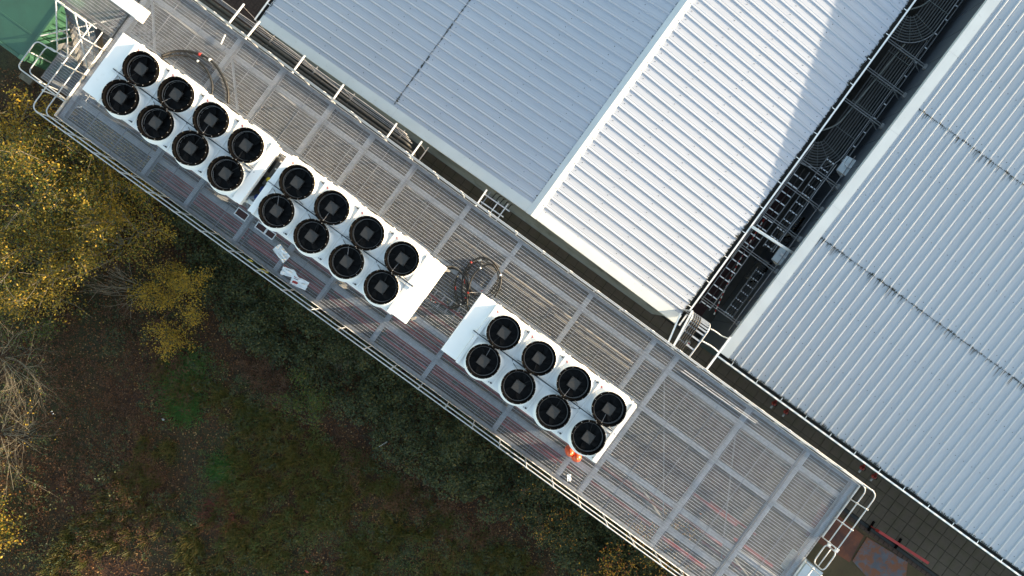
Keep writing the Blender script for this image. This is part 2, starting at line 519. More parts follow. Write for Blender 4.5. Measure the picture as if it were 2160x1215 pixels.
def sheet_mesh(p0, p1, across, m, PROF=PROF):
    """ribbed sheet: length from p0 to p1 (local), width along 'across', normal up"""
    p0, p1, across = Vector(p0), Vector(p1), Vector(across)
    nrm = (p1 - p0).cross(across).normalized()
    if nrm.z < 0: nrm = -nrm
    mb = MB()
    vs = []
    for (s, h) in PROF: vs.append(p0 + across * s + nrm * h)
    for (s, h) in PROF: vs.append(p1 + across * s + nrm * h)
    n = len(PROF)
    flip = (p1 - p0).cross(across).z < 0
    fs = [(i, i + n, i + n + 1, i + 1) if not flip else (i, i + 1, i + n + 1, i + n) for i in range(n - 1)]
    mb.add(vs, fs)
    return mb.mesh('roof_sheet', m)

# ---- building with the two-sided roof
T1 = math.tan(math.radians(8.5))
RX, RZ = -0.875, 4.45
def zr1(x): return RZ - abs(x - RX) * T1
VY = 2.24                         # front verge
b1 = thing('industrial_unit', 'low building with white ribbed double-pitch roof facing the platform, ridge running up the picture', 'building', (-4, 10, 0))
mb = MB()
xl, xr, yf, yb = -12.3, 4.95, 2.36, 24.0
front = [(xl, yf, -0.1), (xr, yf, -0.1), (xr, yf, zr1(xr) - 0.05), (RX, yf, RZ - 0.05), (xl, yf, zr1(xl) - 0.05)]
backp = [(a, yb, c) for a, b, c in front]
mb.add(front + backp, [(0, 1, 2, 3, 4), (9, 8, 7, 6, 5), (0, 5, 6, 1), (1, 6, 7, 2), (2, 7, 8, 3), (3, 8, 9, 4), (4, 9, 5, 0)])
mb.build('wall', M['wall1'], b1)
roof1 = MB().add([(RX, VY + 0.02, RZ - 0.035), (5.05, VY + 0.02, zr1(5.05) - 0.035), (5.05, yb, zr1(5.05) - 0.035), (RX, yb, RZ - 0.035),
                  (-12.48, VY + 0.02, zr1(-12.48) - 0.035), (-12.48, yb, zr1(-12.48) - 0.035)], [(0, 1, 2, 3), (0, 3, 5, 4)]).build('roof', M['sheet1'], b1)
Y0 = VY + 0.335                   # ribs at Y0 + 1/6 + n/3
SJ = -6.77                        # lap of the far slope
ms_r = sheet_mesh((RX, 0, RZ), (5.10, 0, zr1(5.10)), (0, 1, 0), M['sheet1'])
ms_l1 = sheet_mesh((RX, 0, RZ + 0.004), (SJ, 0, zr1(SJ) + 0.004), (0, 1, 0), M['sheet1'])
ms_l2 = sheet_mesh((SJ + 0.12, 0, zr1(SJ + 0.12)), (-12.52, 0, zr1(-12.52)), (0, 1, 0), M['sheet1'])
# roof1 has identity world transform (its inverse cancels the Empty), so its pieces take site coordinates directly
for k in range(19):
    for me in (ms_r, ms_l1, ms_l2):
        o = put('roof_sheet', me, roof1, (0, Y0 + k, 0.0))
# ridge cap and verge flashings
cap = MB()
for sx in (-1, 1):
    xa = RX + sx * 0.19
    cap.add([(RX, VY - 0.01, RZ + 0.055), (xa, VY - 0.01, zr1(xa) + 0.032), (xa, yb, zr1(xa) + 0.032), (RX, yb, RZ + 0.055)], [(0, 1, 2, 3) if sx > 0 else (0, 3, 2, 1)])
    cap.add([(xa, VY - 0.01, zr1(xa) + 0.032), (xa + sx * 0.002, VY - 0.01, zr1(xa) + 0.004), (xa + sx * 0.002, yb, zr1(xa) + 0.004), (xa, yb, zr1(xa) + 0.032)], [(0, 1, 2, 3) if sx > 0 else (0, 3, 2, 1)])
cap.build('ridge_cap', M['flash'], roof1.parent)
def flashing(xa, xb, name='verge_flashing'):
    za, zb = zr1(xa) + 0.030, zr1(xb) + 0.030
    m = MB()
    y0, y1 = VY, VY + 0.345
    m.add([(xa, y0, za), (xb, y0, zb), (xb, y1, zb), (xa, y1, za), (xa, y0, za - 0.2), (xb, y0, zb - 0.2), (xa, y1, za - 0.028), (xb, y1, zb - 0.028)],
          [(0, 1, 2, 3), (4, 5, 1, 0), (3, 2, 7, 6)])
    return m.build(name, M['flash'], b1)
for xa, xb in ((-12.5, -8.6), (-8.595, -6.6), (-6.595, -3.4), (-3.395, -1.1), (-0.66, 2.2), (2.205, 5.12)):
    flashing(xa, xb)
flashing(-1.095, RX); flashing(RX, -0.665)

def gutter(name, axis, a0, a1, c, z, side, parent, strap0):
    """box gutter along 'axis' with silt inside and straps; c = position of the outer lip, side = +1/-1 outward direction"""
    def bx(m, p0, p1, z0, z1, q0, q1):
        lo, hi = min(p0, p1), max(p0, p1)
        if axis == 'y': m.box(lo, hi, q0, q1, z0, z1)
        else: m.box(q0, q1, lo, hi, z0, z1)
    g = MB()
    bx(g, c, c - side * 0.055, z - 0.012, z, a0, a1)             # rolled lip
    bx(g, c - side * 0.004, c - side * 0.008, z - 0.11, z - 0.012, a0, a1)
    bx(g, c - side * 0.008, c - side * 0.19, z - 0.11, z - 0.105, a0, a1)
    o = g.build(name, M['gutter'], parent)
    s = MB(); bx(s, c - side * 0.010, c - side * 0.185, z - 0.104, z - 0.07, a0 + 0.01, a1 - 0.01)
    so = s.build('gutter_silt_shade', M['silt_shade'], parent)
    y = strap0
    st = MB()
    while y < a1:
        k = MB(); bx(k, c - side * 0.056, c - side * 0.17, z - 0.004, z + 0.004, y - 0.012, y + 0.012)
        k.build('gutter_strap', M['gutter'], parent)
        y += 1.02
    return o
gutter('gutter', 'y', 2.27, 24, 5.275, zr1(5.1) - 0.005, 1, b1, 3.0)
gutter('gutter', 'y', 2.27, 24, -12.69, zr1(-12.5) - 0.005, -1, b1, 3.0)

def moss_strip(pts, along, perp, n_per_m, lo, hi, w, z_of, name, parent):
    """ragged dark growth along a line: pts=(start,end) scalars along axis"""
    V = []
    a, b = pts
    n = int((b - a) * n_per_m)
    for i in range(n):
        s = a + (b - a) * random.random()
        l = random.uniform(lo, hi) * (0.4 + 0.9 * abs(mnoise.noise(Vector((s * 3.0, perp[0], 0)))) * 2)
        ww = random.uniform(0.5, 1.3) * w
        q = perp[0]; d = perp[1]
        if along == 'y':
            c = [(q, s - ww), (q, s + ww), (q + d * l, s + ww * 0.3), (q + d * l, s - ww * 0.3)]
        else:
            c = [(s - ww, q), (s + ww, q), (s + ww * 0.3, q + d * l), (s - ww * 0.3, q + d * l)]
        V.append([(x, y, z_of(x, y) + 0.006 + random.random() * 0.003) for x, y in c])
    o = put(name, quads_mesh(name, np.array(V), M['moss']))
    o.parent = parent
    o.matrix_parent_inverse = Matrix.Translation(-Vector(parent.location))
    tag(o, kind='stuff')
def zs1(x, y):
    t = ((y - Y0) % (1 / 3.0)) - 1 / 6.0
    r = RH if abs(t) < 0.018 else 0.0
    return zr1(x) + r
moss_strip((2.6, 20), 'y', (5.10, -1), 120, 0.015, 0.085, 0.009, zs1, 'eave_moss', b1)
moss_strip((2.6, 20), 'y', (-12.50, 1), 80, 0.01, 0.06, 0.009, zs1, 'eave_moss', b1)
moss_strip((2.6, 20), 'y', (SJ - 0.03, 1), 60, 0.02, 0.07, 0.012, lambda x, y: zs1(x, y) + 0.006, 'lap_moss', b1)
moss_strip((2.6, 20), 'y', (SJ + 0.02, -1), 30, 0.02, 0.10, 0.010, lambda x, y: zs1(x, y) + 0.004, 'lap_moss', b1)
moss_strip((2.6, 20), 'y', (RX - 0.20, -1), 14, 0.01, 0.05, 0.02, zs1, 'ridge_moss', b1)

def fixings(spots, name, parent):
    m = MB()
    for (x, y, z) in spots:
        r = 0.0155
        m.add([(x + r * math.cos(k * math.pi / 3), y + r * math.sin(k * math.pi / 3), z) for k in range(6)] + [(x, y, z + 0.012)],
              [(k, (k + 1) % 6, 6) for k in range(6)])
    o = m.build(name, M['moss'], parent)
    tag(o, kind='stuff')
sp = []
for x in (-0.55, 0.75, 2.1, 3.45, 4.85, -1.9, -3.6, -5.3, -6.6, -8.3, -10.0, -11.7):
    for k in range(0, 56):
        y = Y0 + k / 3.0 + random.uniform(-0.004, 0.004)
        sp.append((x + random.uniform(-0.012, 0.012), y + 0.02, zr1(x) + 0.004))
for x in [RX + 0.19 * 0.75]:
    for k in range(0, 56): sp.append((x, Y0 + 1 / 6 + k / 3.0, zr1(x) + 0.04))
fixings(sp, 'roof_fixings', b1)

# ---- building on the right: roof falling towards the platform
T2 = math.tan(math.radians(4.15))
EZ, EY = 3.38, 2.36
def zr2(y): return EZ + (y - EY) * T2
VX = 6.92
b2 = thing('warehouse', 'long grey ribbed-roof warehouse on the right with slate-coloured end wall', 'building', (16, 12, 0))
mb = MB()
mb.add([(7.06, 2.46, -0.1), (34, 2.46, -0.1), (34, 2.46, zr2(2.46) - 0.06), (7.06, 2.46, zr2(2.46) - 0.06), (7.06, 26, -0.1), (34, 26, -0.1), (34, 26, zr2(26) - 0.06), (7.06, 26, zr2(26) - 0.06)],
       [(0, 1, 2, 3), (5, 4, 7, 6), (1, 5, 6, 2), (4, 0, 3, 7), (3, 2, 6, 7)])
wall2 = mb.build('wall', M['teal'], b2)
wp = []
y = 2.47
while y < 22:
    y1 = y + 1.10
    m = MB()
    za, zb = zr2(y) - 0.08, zr2(y1 - 0.025) - 0.08
    m.add([(7.0, y, -0.05), (7.0, y1 - 0.025, -0.05), (7.0, y1 - 0.025, zb), (7.0, y, za), (7.05, y, -0.05), (7.05, y1 - 0.025, -0.05), (7.05, y1 - 0.025, zb), (7.05, y, za)],
          [(3, 2, 1, 0), (0, 1, 5, 4), (1, 2, 6, 5), (2, 3, 7, 6), (3, 0, 4, 7)])
    m.build('wall_panel', M['wall2'], b2)
    y = y1
roof2 = MB().add([(VX + 0.02, EY, EZ - 0.04), (34, EY, EZ - 0.04), (34, 26, zr2(26) - 0.04), (VX + 0.02, 26, zr2(26) - 0.04)], [(0, 1, 2, 3)]).build('roof', M['sheet2'], b2)
X0 = VX + 0.345
yj = [EY, 7.45, 12.6, 17.8, 23.0]
for k in range(4):
    ya, yb2 = yj[k], yj[k + 1]
    if k > 0: ya -= 0.10
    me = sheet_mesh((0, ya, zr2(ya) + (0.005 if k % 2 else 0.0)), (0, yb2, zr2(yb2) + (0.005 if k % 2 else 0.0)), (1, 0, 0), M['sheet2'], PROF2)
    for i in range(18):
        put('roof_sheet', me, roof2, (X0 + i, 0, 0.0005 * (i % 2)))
y = EY
for y1 in (5.4, 8.42, 11.45, 14.5, 17.5, 20.5, 23.5):
    m = MB()
    za, zb = zr2(y) + 0.032, zr2(y1 - 0.005) + 0.032
    x0, x1 = VX, VX + 0.352
    m.add([(x0, y, za), (x1, y, za), (x1, y1 - 0.005, zb), (x0, y1 - 0.005, zb), (x0, y, za - 0.2), (x0, y1 - 0.005, zb - 0.2), (x1, y, za - 0.03), (x1, y1 - 0.005, zb - 0.03)],
          [(0, 1, 2, 3), (4, 0, 3, 5), (1, 6, 7, 2)])
    m.build('verge_flashing', M['flash'], b2)
    y = y1
gutter('gutter', 'x', 6.93, 30, 2.19, EZ - 0.01, -1, b2, 7.5)
def zs2(x, y):
    t = ((x - X0) % (1 / 3.0)) - 1 / 6.0
    r = 0.031 if abs(t) < 0.018 else 0.0
    return zr2(y) + r + 0.001
moss_strip((7.2, 24), 'x', (EY, 1), 120, 0.015, 0.085, 0.009, zs2, 'eave_moss', b2)
for yy in (7.45, 12.6, 17.8):
    moss_strip((7.2, 24), 'x', (yy - 0.11, 1), 45, 0.02, 0.07, 0.014, lambda x, y: zs2(x, y) + 0.006, 'lap_moss', b2)
    moss_strip((7.2, 24), 'x', (yy - 0.09, -1), 20, 0.04, 0.28, 0.007, lambda x, y: zs2(x, y) + 0.004, 'lap_moss', b2)
sp = []
for y in (2.62, 4.2, 5.9, 7.62, 9.3, 11.0, 12.75, 14.5, 16.2, 18.0):
    for k in range(0, 52):
        sp.append((X0 + k / 3.0 + 0.02, y + random.uniform(-0.012, 0.012), zr2(y) + 0.008))
fixings(sp, 'roof_fixings', b2)

# ------------------------------------------------------------------ steel platform
DZ = 5.5
DX0, DX1, DY0, DY1 = -14.35, 12.12, -3.93, 1.36
plat = thing('steel_platform', 'raised galvanised steel platform with open grating floor carrying the three coolers', 'platform', (-1, -1.3, 0))

def grating_mesh(w, l, pitch=0.0355, cross=0.0913):
    """bearing bars along y, cross rods along x, banding bars round the edge; origin at the corner, top at z=0"""
    m = MB()
    n = int(round(w / pitch))
    for i in range(1, n):
        x = w * i / n
        m.box(x - 0.0034, x + 0.0034, 0.006, l - 0.006, -0.018, -0.002)
    k = int(round(l / cross))
    for j in range(1, k):
        y = l * j / k
        m.add([(q, y + dy, dz) for q in (0.006, w - 0.006) for dy, dz in ((-0.0055, -0.009), (-0.002, 0.0), (0.0055, -0.009))], [(0, 3, 4, 1), (1, 4, 5, 2), (0, 2, 5, 3), (0, 1, 2), (5, 4, 3)])
    for a in ((0.001, 0.006, 0.001, l - 0.001), (w - 0.006, w - 0.001, 0.001, l - 0.001), (0.006, w - 0.006, 0.001, 0.006), (0.006, w - 0.006, l - 0.006, l - 0.001)):
        m.box(a[0], a[1], a[2], a[3], -0.032, 0.0015)
    me = m.mesh('grating_panel', M['grating'])
    me.materials.append(M['rod'])
    nb = (n - 1) * 6
    idx = [1 if nb <= f < nb + (k - 1) * 5 else 0 for f in range(len(me.polygons))]
    me.polygons.foreach_set('material_index', idx)
    return me
NXP = 27
pw = (DX1 - DX0 - 0.02) / NXP
rows = [(DY0 + 0.01, 1.05), (DY0 + 1.06, 2.11), (DY0 + 3.17, 2.11)]
for j, (y0, l) in enumerate(rows):
    me = grating_mesh(pw, l)
    for i in range(NXP):
        o = put('grating_panel', me, None, (DX0 + 0.01 + i * pw, y0, DZ + random.uniform(-0.0015, 0.0015)))
        o.rotation_euler = (random.uniform(-0.0015, 0.0015), random.uniform(-0.002, 0.002), 0)
        o.parent = plat
        o.matrix_parent_inverse = Matrix.Translation(-Vector(plat.location))
def steel(name, a, m=None):
    return MB().box(*a).build(name, m or M['galv'], plat)
def ibeam(name, axis, c, a0, a1, z1, w=0.15, h=0.2, t=0.012, m=None):
    b = MB()
    for (p0, p1, q0, q1) in ((c - w / 2, c + w / 2, z1 - t, z1), (c - w / 2, c + w / 2, z1 - h, z1 - h + t), (c - t / 2, c + t / 2, z1 - h + t, z1 - t)):
        if axis == 'y': b.box(p0, p1, a0, a1, q0, q1)
        else: b.box(a0, a1, p0, p1, q0, q1)
    return b.build(name, m or M['galv'], plat)
ZB = DZ - 0.036
for x in (-14.25, -11.2, -9.6, -7.75, -6.2, -4.6, -2.54, -0.6, 2.1, 4.5, 5.35, 8.1, 10.3, 12.0):
    ibeam('cross_beam', 'y', x, DY0 + 0.09, DY1 - 0.09, ZB, 0.14)
for y in (-3.2, -2.5, -0.62, 0.75):
    ibeam('main_beam', 'x', y, DX0 + 0.06, DX1 - 0.06, ZB - 0.205, 0.17, 0.26)
for y in (DY0 + 0.04, DY1 - 0.04):
    ibeam('edge_beam', 'x', y, DX0 + 0.01, DX1 - 0.01, ZB, 0.075, 0.22)
# diagonal bracing seen through the grating
for (xa, xb) in ((5.4, 8.05), (8.15, 10.25)):
    MB().beam((xa, 0.6, ZB - 0.26), (xb, -3.1, ZB - 0.26), 0.035, 0.035).build('brace', M['shade_steel'], plat)
for (xa, xb) in ((-14.2, -11.25), (-11.15, -7.8)):
    MB().beam((xa, 0.6, ZB - 0.26), (xb, -3.1, ZB - 0.26), 0.06, 0.06).build('brace', M['galv'], plat)
for x in (-14.1, -9.6, -4.6, 2.1, 8.1, 11.9):
    for y in (-3.2, 0.75):
        c = MB()
        c.box(x - 0.09, x + 0.09, y - 0.1, y - 0.088, -0.05, ZB - 0.47)
        c.box(x - 0.09, x + 0.09, y + 0.088, y + 0.1, -0.05, ZB - 0.47)
        c.box(x - 0.006, x + 0.006, y - 0.088, y + 0.088, -0.05, ZB - 0.47)
        c.box(x - 0.16, x + 0.16, y - 0.16, y + 0.16, -0.06, -0.02)
        c.build('column', M['shade_steel'], plat)
# toe plates round the edge
steel('toe_plate', (DX0 - 0.008, DX0, DY0, -1.02, DZ - 0.2, DZ + 0.10))
steel('toe_plate', (DX0, DX1, DY0 - 0.008, DY0, DZ - 0.2, DZ + 0.11))
steel('toe_plate', (DX0, DX1, DY1, DY1 + 0.008, DZ - 0.2, DZ + 0.05))
steel('toe_plate', (DX1, DX1 + 0.008, -0.58, DY1, DZ - 0.2, DZ + 0.07))
steel('toe_plate', (DX1, DX1 + 0.008, DY0, -1.42, DZ - 0.2, DZ + 0.07))
# red service pipes and trays slung below the grating
for (x0, x1, y, r, z) in ((-11.0, -6.2, -3.48, 0.05, 5.2), (-5.8, -2.6, -3.5, 0.05, 5.2), (-2.3, 0.2, -3.42, 0.06, 5.2), (0.4, 5.2, -3.45, 0.055, 5.2),
                          (7.2, 9.0, -2.62, 0.05, 5.16), (6.3, 6.6, -2.75, 0.05, 5.16), (8.9, 10.6, -1.75, 0.05, 5.16), (9.4, 10.9, -2.9, 0.045, 5.16)):
    MB().tube([(x0, y, z), (x1, y, z)], r, 8).build('red_pipe', M['redox'], plat, True)
for (y, r) in ((-2.95, 0.04), (-2.72, 0.035), (0.3, 0.05), (0.1, 0.04)):
    MB().tube([(-13, y, 4.7), (4.5, y, 4.7)], r, 8).build('service_pipe', M['redox'] if y < -2 else M['pipe'], plat, True)
for (xa, xb, ys_) in ((-11.1, -7.85, (-3.72, -3.5, -3.36)), (-7.65, -4.7, (-3.70, -3.45, -3.02, -2.75)), (-4.5, -2.65, (-3.66, -3.40, -2.9)), (-2.45, -0.7, (-3.68, -3.42, -3.05, -2.8, -2.2, -1.7)),
                      (-0.5, 2.0, (-3.62, -3.40, -3.0, -2.78)), (2.2, 4.4, (-3.66, -3.42, -2.95)), (5.5, 8.0, (-3.5, -2.9)), (8.25, 10.2, (-3.6, -2.7, -1.9)), (10.4, 11.9, (-3.3, -2.3))):
    for y in ys_:
        w_ = random.uniform(0.035, 0.06)
        MB().box(xa, xb, y - w_, y + w_, 4.60, 4.68).build('red_channel', M['redox'], plat)
tray = MB()
for y in (-1.9, -1.45): tray.box(-13, 4.6, y - 0.01, y + 0.01, 4.55, 4.62)
for i in range(58): tray.box(-13 + i * 0.3, -12.95 + i * 0.3, -1.89, -1.46, 4.55, 4.565)
tray.build('cable_tray', M['galv'], plat)

# ------------------------------------------------------------------ guard rails
TR, MR = DZ + 1.10, DZ + 0.55
def clamp_geo(x, y, z, r):
    """sleeve round the rail with a boss under it, one closed shell"""
    m = MB().tube([(x - 0.045, y, z), (x - 0.02, y, z), (x - 0.018, y, z - 0.004), (x + 0.018, y, z - 0.004), (x + 0.02, y, z), (x + 0.045, y, z)], r * 1.38, 8)
    return m.v, m.f
def rail_thing(name, label, poly, posts, loc, r=0.018, closed_fillet=0.22, group='guard rails round the platform', tr=1.10, mr=0.55):
    t = thing(name, label, 'guard rail', loc, group)
    for h, nm in ((tr, 'top_rail'), (mr, 'mid_rail')):
        pts = fillet([(x, y, z + h) for x, y, z in poly], closed_fillet)
        MB().tube(pts, r, 8).build(nm, M['galv_rail'], t, True)
    for (x, y, z) in posts:
        p = MB().tube([(x, y, z - 0.10), (x, y, z + tr - 0.02)], r * 0.95, 8).build('post', M['galv_rail'], t, True)
        for h in (tr, mr):
            k = MB()
            k.add(*clamp_geo(x, y, z + h, r))
            ko = k.build('clamp', M['galv_rail'], None, True)
            ko.parent = p
    return t
yo = DY0 - 0.03
n = 27
front_posts = [(DX0 + 0.25 + i * 0.972, yo, DZ) for i in range(n) if DX0 + 0.25 + i * 0.972 < DX1 - 0.1]
left_posts = [(DX0 + 0.02, y, DZ) for y in (-3.35, -2.4, -1.45)]
rail_thing('guard_rail', 'long galvanised tube rail along the platform edge above the trees, bent round its far end',
           [(DX0 + 0.02, -1.0, DZ), (DX0 + 0.02, yo, DZ), (DX1 + 0.03, yo, DZ), (DX1 + 0.03, -1.45, DZ)], front_posts + left_posts + [(DX1 + 0.03, y, DZ) for y in (-1.5, -2.4, -3.3)], (0, yo, DZ))
yi = DY1 + 0.03
back_posts = [(-13.6 + i * 0.98, yi, DZ) for i in range(27) if -13.6 + i * 0.98 < DX1 - 0.1]
rail_thing('guard_rail', 'long galvanised tube rail along the platform edge facing the ribbed roofs',
           [(DX0 + 0.6, yi, DZ), (DX1 - 0.05, yi, DZ), (DX1 - 0.05, -0.6, DZ)], back_posts + [(DX1 - 0.05, y, DZ) for y in (0.85, 0.12, -0.58)], (0, yi, DZ))
# self-closing gate at the platform's near end
g = thing('safety_gate', 'small rounded tube gate closing the opening in the platform end rail', 'gate', (DX1 - 0.02, -1.0, DZ))
gp = [(DX1 - 0.02, -0.68, DZ + 0.75), (DX1 - 0.02, -0.68, DZ + 1.12), (DX1 - 0.02, -1.34, DZ + 1.12), (DX1 - 0.02, -1.34, DZ + 0.45), (DX1 - 0.02, -0.68, DZ + 0.45), (DX1 - 0.02, -0.68, DZ + 0.76)]
MB().tube(fillet(gp, 0.18), 0.02, 8).build('frame', M['galv_rail'], g, True)
MB().tube([(DX1 - 0.02, -0.69, DZ + 0.78), (DX1 - 0.02, -1.33, DZ + 0.78)], 0.015, 8).build('bar', M['galv_rail'], g, True)
for z in (0.55, 1.0):
    MB().box(DX1 - 0.06, DX1 + 0.03, -0.68, -0.58, DZ + z, DZ + z + 0.07).build('hinge', M['galv'], g)
kc = P(1712, 1212, 1.3)
t = thing('meter_cabinet', 'pale blue-grey steel cabinet at the bottom edge beside the platform corner', 'cabinet', (kc.x, kc.y, 0))
MB().bbox(kc.x - 0.38, kc.x + 0.30, kc.y - 0.55, kc.y + 0.28, -0.03, 1.25, 0.02).build('body', M['flash'], t)
MB().bbox(kc.x - 0.40, kc.x + 0.32, kc.y - 0.57, kc.y + 0.30, 1.251, 1.30, 0.015).build('lid', M['flash'], t)

# ------------------------------------------------------------------ stair tower at the far end
tw = thing('stair_tower', 'galvanised grating stair with landings at the far platform end beside the green container', 'stairs', (-16, -1.5, 0))
def tw_grating(x0, x1, y0, y1, z):
    me = grating_mesh(x1 - x0, y1 - y0)
    o = put('landing_grating', me, None, (x0, y0, z)); o.parent = tw
    o.matrix_parent_inverse = Matrix.Translation(-Vector(tw.location))
    f = MB()
    f.box(x0 - 0.01, x1 + 0.01, y0 - 0.012, y0 - 0.002, z - 0.18, z + 0.012); f.box(x0 - 0.01, x1 + 0.01, y1 + 0.002, y1 + 0.012, z - 0.18, z + 0.012)
    f.box(x0 - 0.012, x0 - 0.002, y0, y1, z - 0.18, z + 0.012); f.box(x1 + 0.002, x1 + 0.012, y0, y1, z - 0.18, z + 0.012)
    f.build('landing_frame', M['shade_steel'], tw)
tw_grating(-16.3, -14.42, -1.0, 1.35, DZ - 0.02)
tw_grating(-17.1, -15.05, -3.6, -2.45, 3.2)
tread = grating_mesh(1.08, 0.2)
for i in range(9):
    o = put('tread', tread, None, (-16.2, -1.22 - i * 0.155, DZ - 0.26 - i * 0.245)); o.parent = tw
    o.matrix_parent_inverse = Matrix.Translation(-Vector(tw.location))
for x in (-16.22, -15.08):
    MB().beam((x, -0.98, DZ - 0.15), (x, -2.5, 3.2), 0.01, 0.22).build('stringer', M['shade_steel'], tw)
for i in range(12):
    o = put('tread', tread, None, (-17.95 + 0, -3.5, 0)); o.location = (-17.3 - i * 0.0, -2.4 + i * 0.19, 2.95 - i * 0.25)
    o.parent = tw; o.matrix_parent_inverse = Matrix.Translation(-Vector(tw.location))
for x in (-17.32, -16.24):
    MB().beam((x, -2.45, 3.1), (x, -0.1, 0.0), 0.01, 0.22).build('stringer', M['shade_steel'], tw)
for (x, y, z) in ((-17.05, -3.55, 3.1), (-15.1, -3.55, 3.1), (-17.05, -2.5, 3.1), (-16.25, -0.95, DZ - 0.1), (-16.25, 1.3, DZ - 0.1)):
    MB().box(x - 0.05, x + 0.05, y - 0.05, y + 0.05, -0.05, z).build('column', M['shade_steel'], tw)
def tw_rail(pts, r=0.022, fil=0.18, posts=()):
    pts = [Vector(p) for p in pts]
    MB().tube(fillet(pts, fil), r, 8).build('handrail', M['galv_rail'], tw, True)
    MB().tube(fillet([p - Vector((0, 0, 0.5)) for p in pts], fil), r * 0.95, 8).build('mid_rail', M['galv_rail'], tw, True)
    for (p, b) in posts:
        MB().tube([Vector(p), Vector((p[0], p[1], b))], r * 0.95, 8).build('post', M['galv_rail'], tw, True)
# outer landing rail
tw_rail([(-16.3, -1.05, DZ + 0.2), (-16.32, -2.5, 4.3), (-17.12, -2.55, 4.3), (-17.12, -3.62, 4.3), (-15.02, -3.62, 4.3), (-15.02, -2.5, 4.3), (-15.05, -1.0, DZ + 0.95)],
        posts=[((-17.12, -3.0, 4.3), 3.0), ((-16.4, -3.62, 4.3), 3.0), ((-15.6, -3.62, 4.3), 3.0), ((-15.02, -3.1, 4.3), 3.0), ((-15.04, -1.7, 5.2), 4.2), ((-16.31, -1.8, 4.85), 4.0)])
tw_rail([(-14.5, -1.02, DZ + 1.1), (-16.33, -1.02, DZ + 1.1), (-16.33, 1.38, DZ + 1.1), (-14.6, 1.38, DZ + 1.1)],
        posts=[((-15.4, -1.02, DZ + 1.1), DZ - 0.1), ((-16.33, -0.2, DZ + 1.1), DZ - 0.1), ((-16.33, 0.7, DZ + 1.1), DZ - 0.1)])
tw_rail([(-17.34, -2.4, 4.0), (-17.34, -0.1, 1.0)], posts=[((-17.34, -1.6, 2.96), 2.0), ((-17.34, -0.7, 1.8), 0.8)])

# ------------------------------------------------------------------ coolers
CZ, FZ = 7.65, 7.90
FR = 0.468
# shared fan meshes, origin at the deck below the fan centre
def fan_meshes():
    d = {}
    h = FZ - CZ
    d['shroud'] = MB().lathe([(FR - 0.02, 0.0), (FR - 0.004, 0.03), (FR - 0.006, h - 0.012), (FR + 0.008, h - 0.010), (FR + 0.008, h), (FR - 0.03, h + 0.002),
                              (FR - 0.05, h - 0.02), (0.405, h - 0.11), (0.400, 0.02)], 40).mesh('shroud', M['black'], True)
    d['ring'] = MB().lathe([(0.392, h - 0.122), (0.404, h - 0.115), (0.404, h - 0.135), (0.386, h - 0.15)], 40, closed=True).mesh('inlet_ring', M['ring'], True)
    b = MB()
    for k in range(5):
        a0 = 2 * math.pi * k / 5
        ra, rb = 0.10, 0.37
        vs = []
        for i in range(5):
            t = i / 4
            rr = ra + (rb - ra) * t
            w = 0.55 - 0.12 * t
            sweep = 0.35 * t
            for (s, z) in ((-1, 0.10), (1, 0.03)):
                a = a0 + sweep + s * w / 2
                vs.append((rr * math.cos(a), rr * math.sin(a), z))
        fs = [(2 * i, 2 * i + 1, 2 * i + 3, 2 * i + 2) for i in range(4)]
        b.add(vs, fs)
    b.lathe([(0.0, 0.12), (0.10, 0.12), (0.12, 0.10), (0.12, 0.0)], 20)
    d['impeller'] = b.mesh('impeller', M['blade'])
    p = MB()
    s = 0.148
    p.bbox(-s, s, -s, s, h - 0.10, h - 0.05, 0.012)
    d['plate'] = p.mesh('motor_cover', M['motor'])
    g = MB()
    for r in [0.18 + 0.032 * k for k in range(8)]:
        g.lathe([(r - 0.0016, h - 0.045), (r + 0.0016, h - 0.045), (r + 0.0016, h - 0.042), (r - 0.0016, h - 0.042)], 32, closed=True)
    for k in range(8):
        a = math.pi * k / 4 + 0.2
        g.beam((0.16 * math.cos(a), 0.16 * math.sin(a), h - 0.047), (0.42 * math.cos(a), 0.42 * math.sin(a), h - 0.047), 0.004, 0.004)
    d['guard'] = g.mesh('guard', M['black'])
    bo = MB()
    for k in range(14):
        a = 2 * math.pi * (k + 0.3) / 14
        x, y = (FR - 0.006) * math.cos(a), (FR - 0.006) * math.sin(a)
        bo.lathe([(0.011, h + 0.001), (0.011, h + 0.012), (0.0, h + 0.016)], 6, (x, y, 0))
    d['bolts'] = bo.mesh('rim_bolts', M['conduit'])
    well = MB().lathe([(0.40, 0.004), (0.0, 0.004)], 32).mesh('well', M['blade'])
    d['well'] = well
    cl = MB()
    cl.lathe([(FR - 0.02, 0.10), (FR + 0.012, 0.055), (FR + 0.055, 0.018), (FR + 0.095, 0.002)], 40)
    d['collar'] = cl.mesh('collar', M['white'], True)
    return d
FM = fan_meshes()

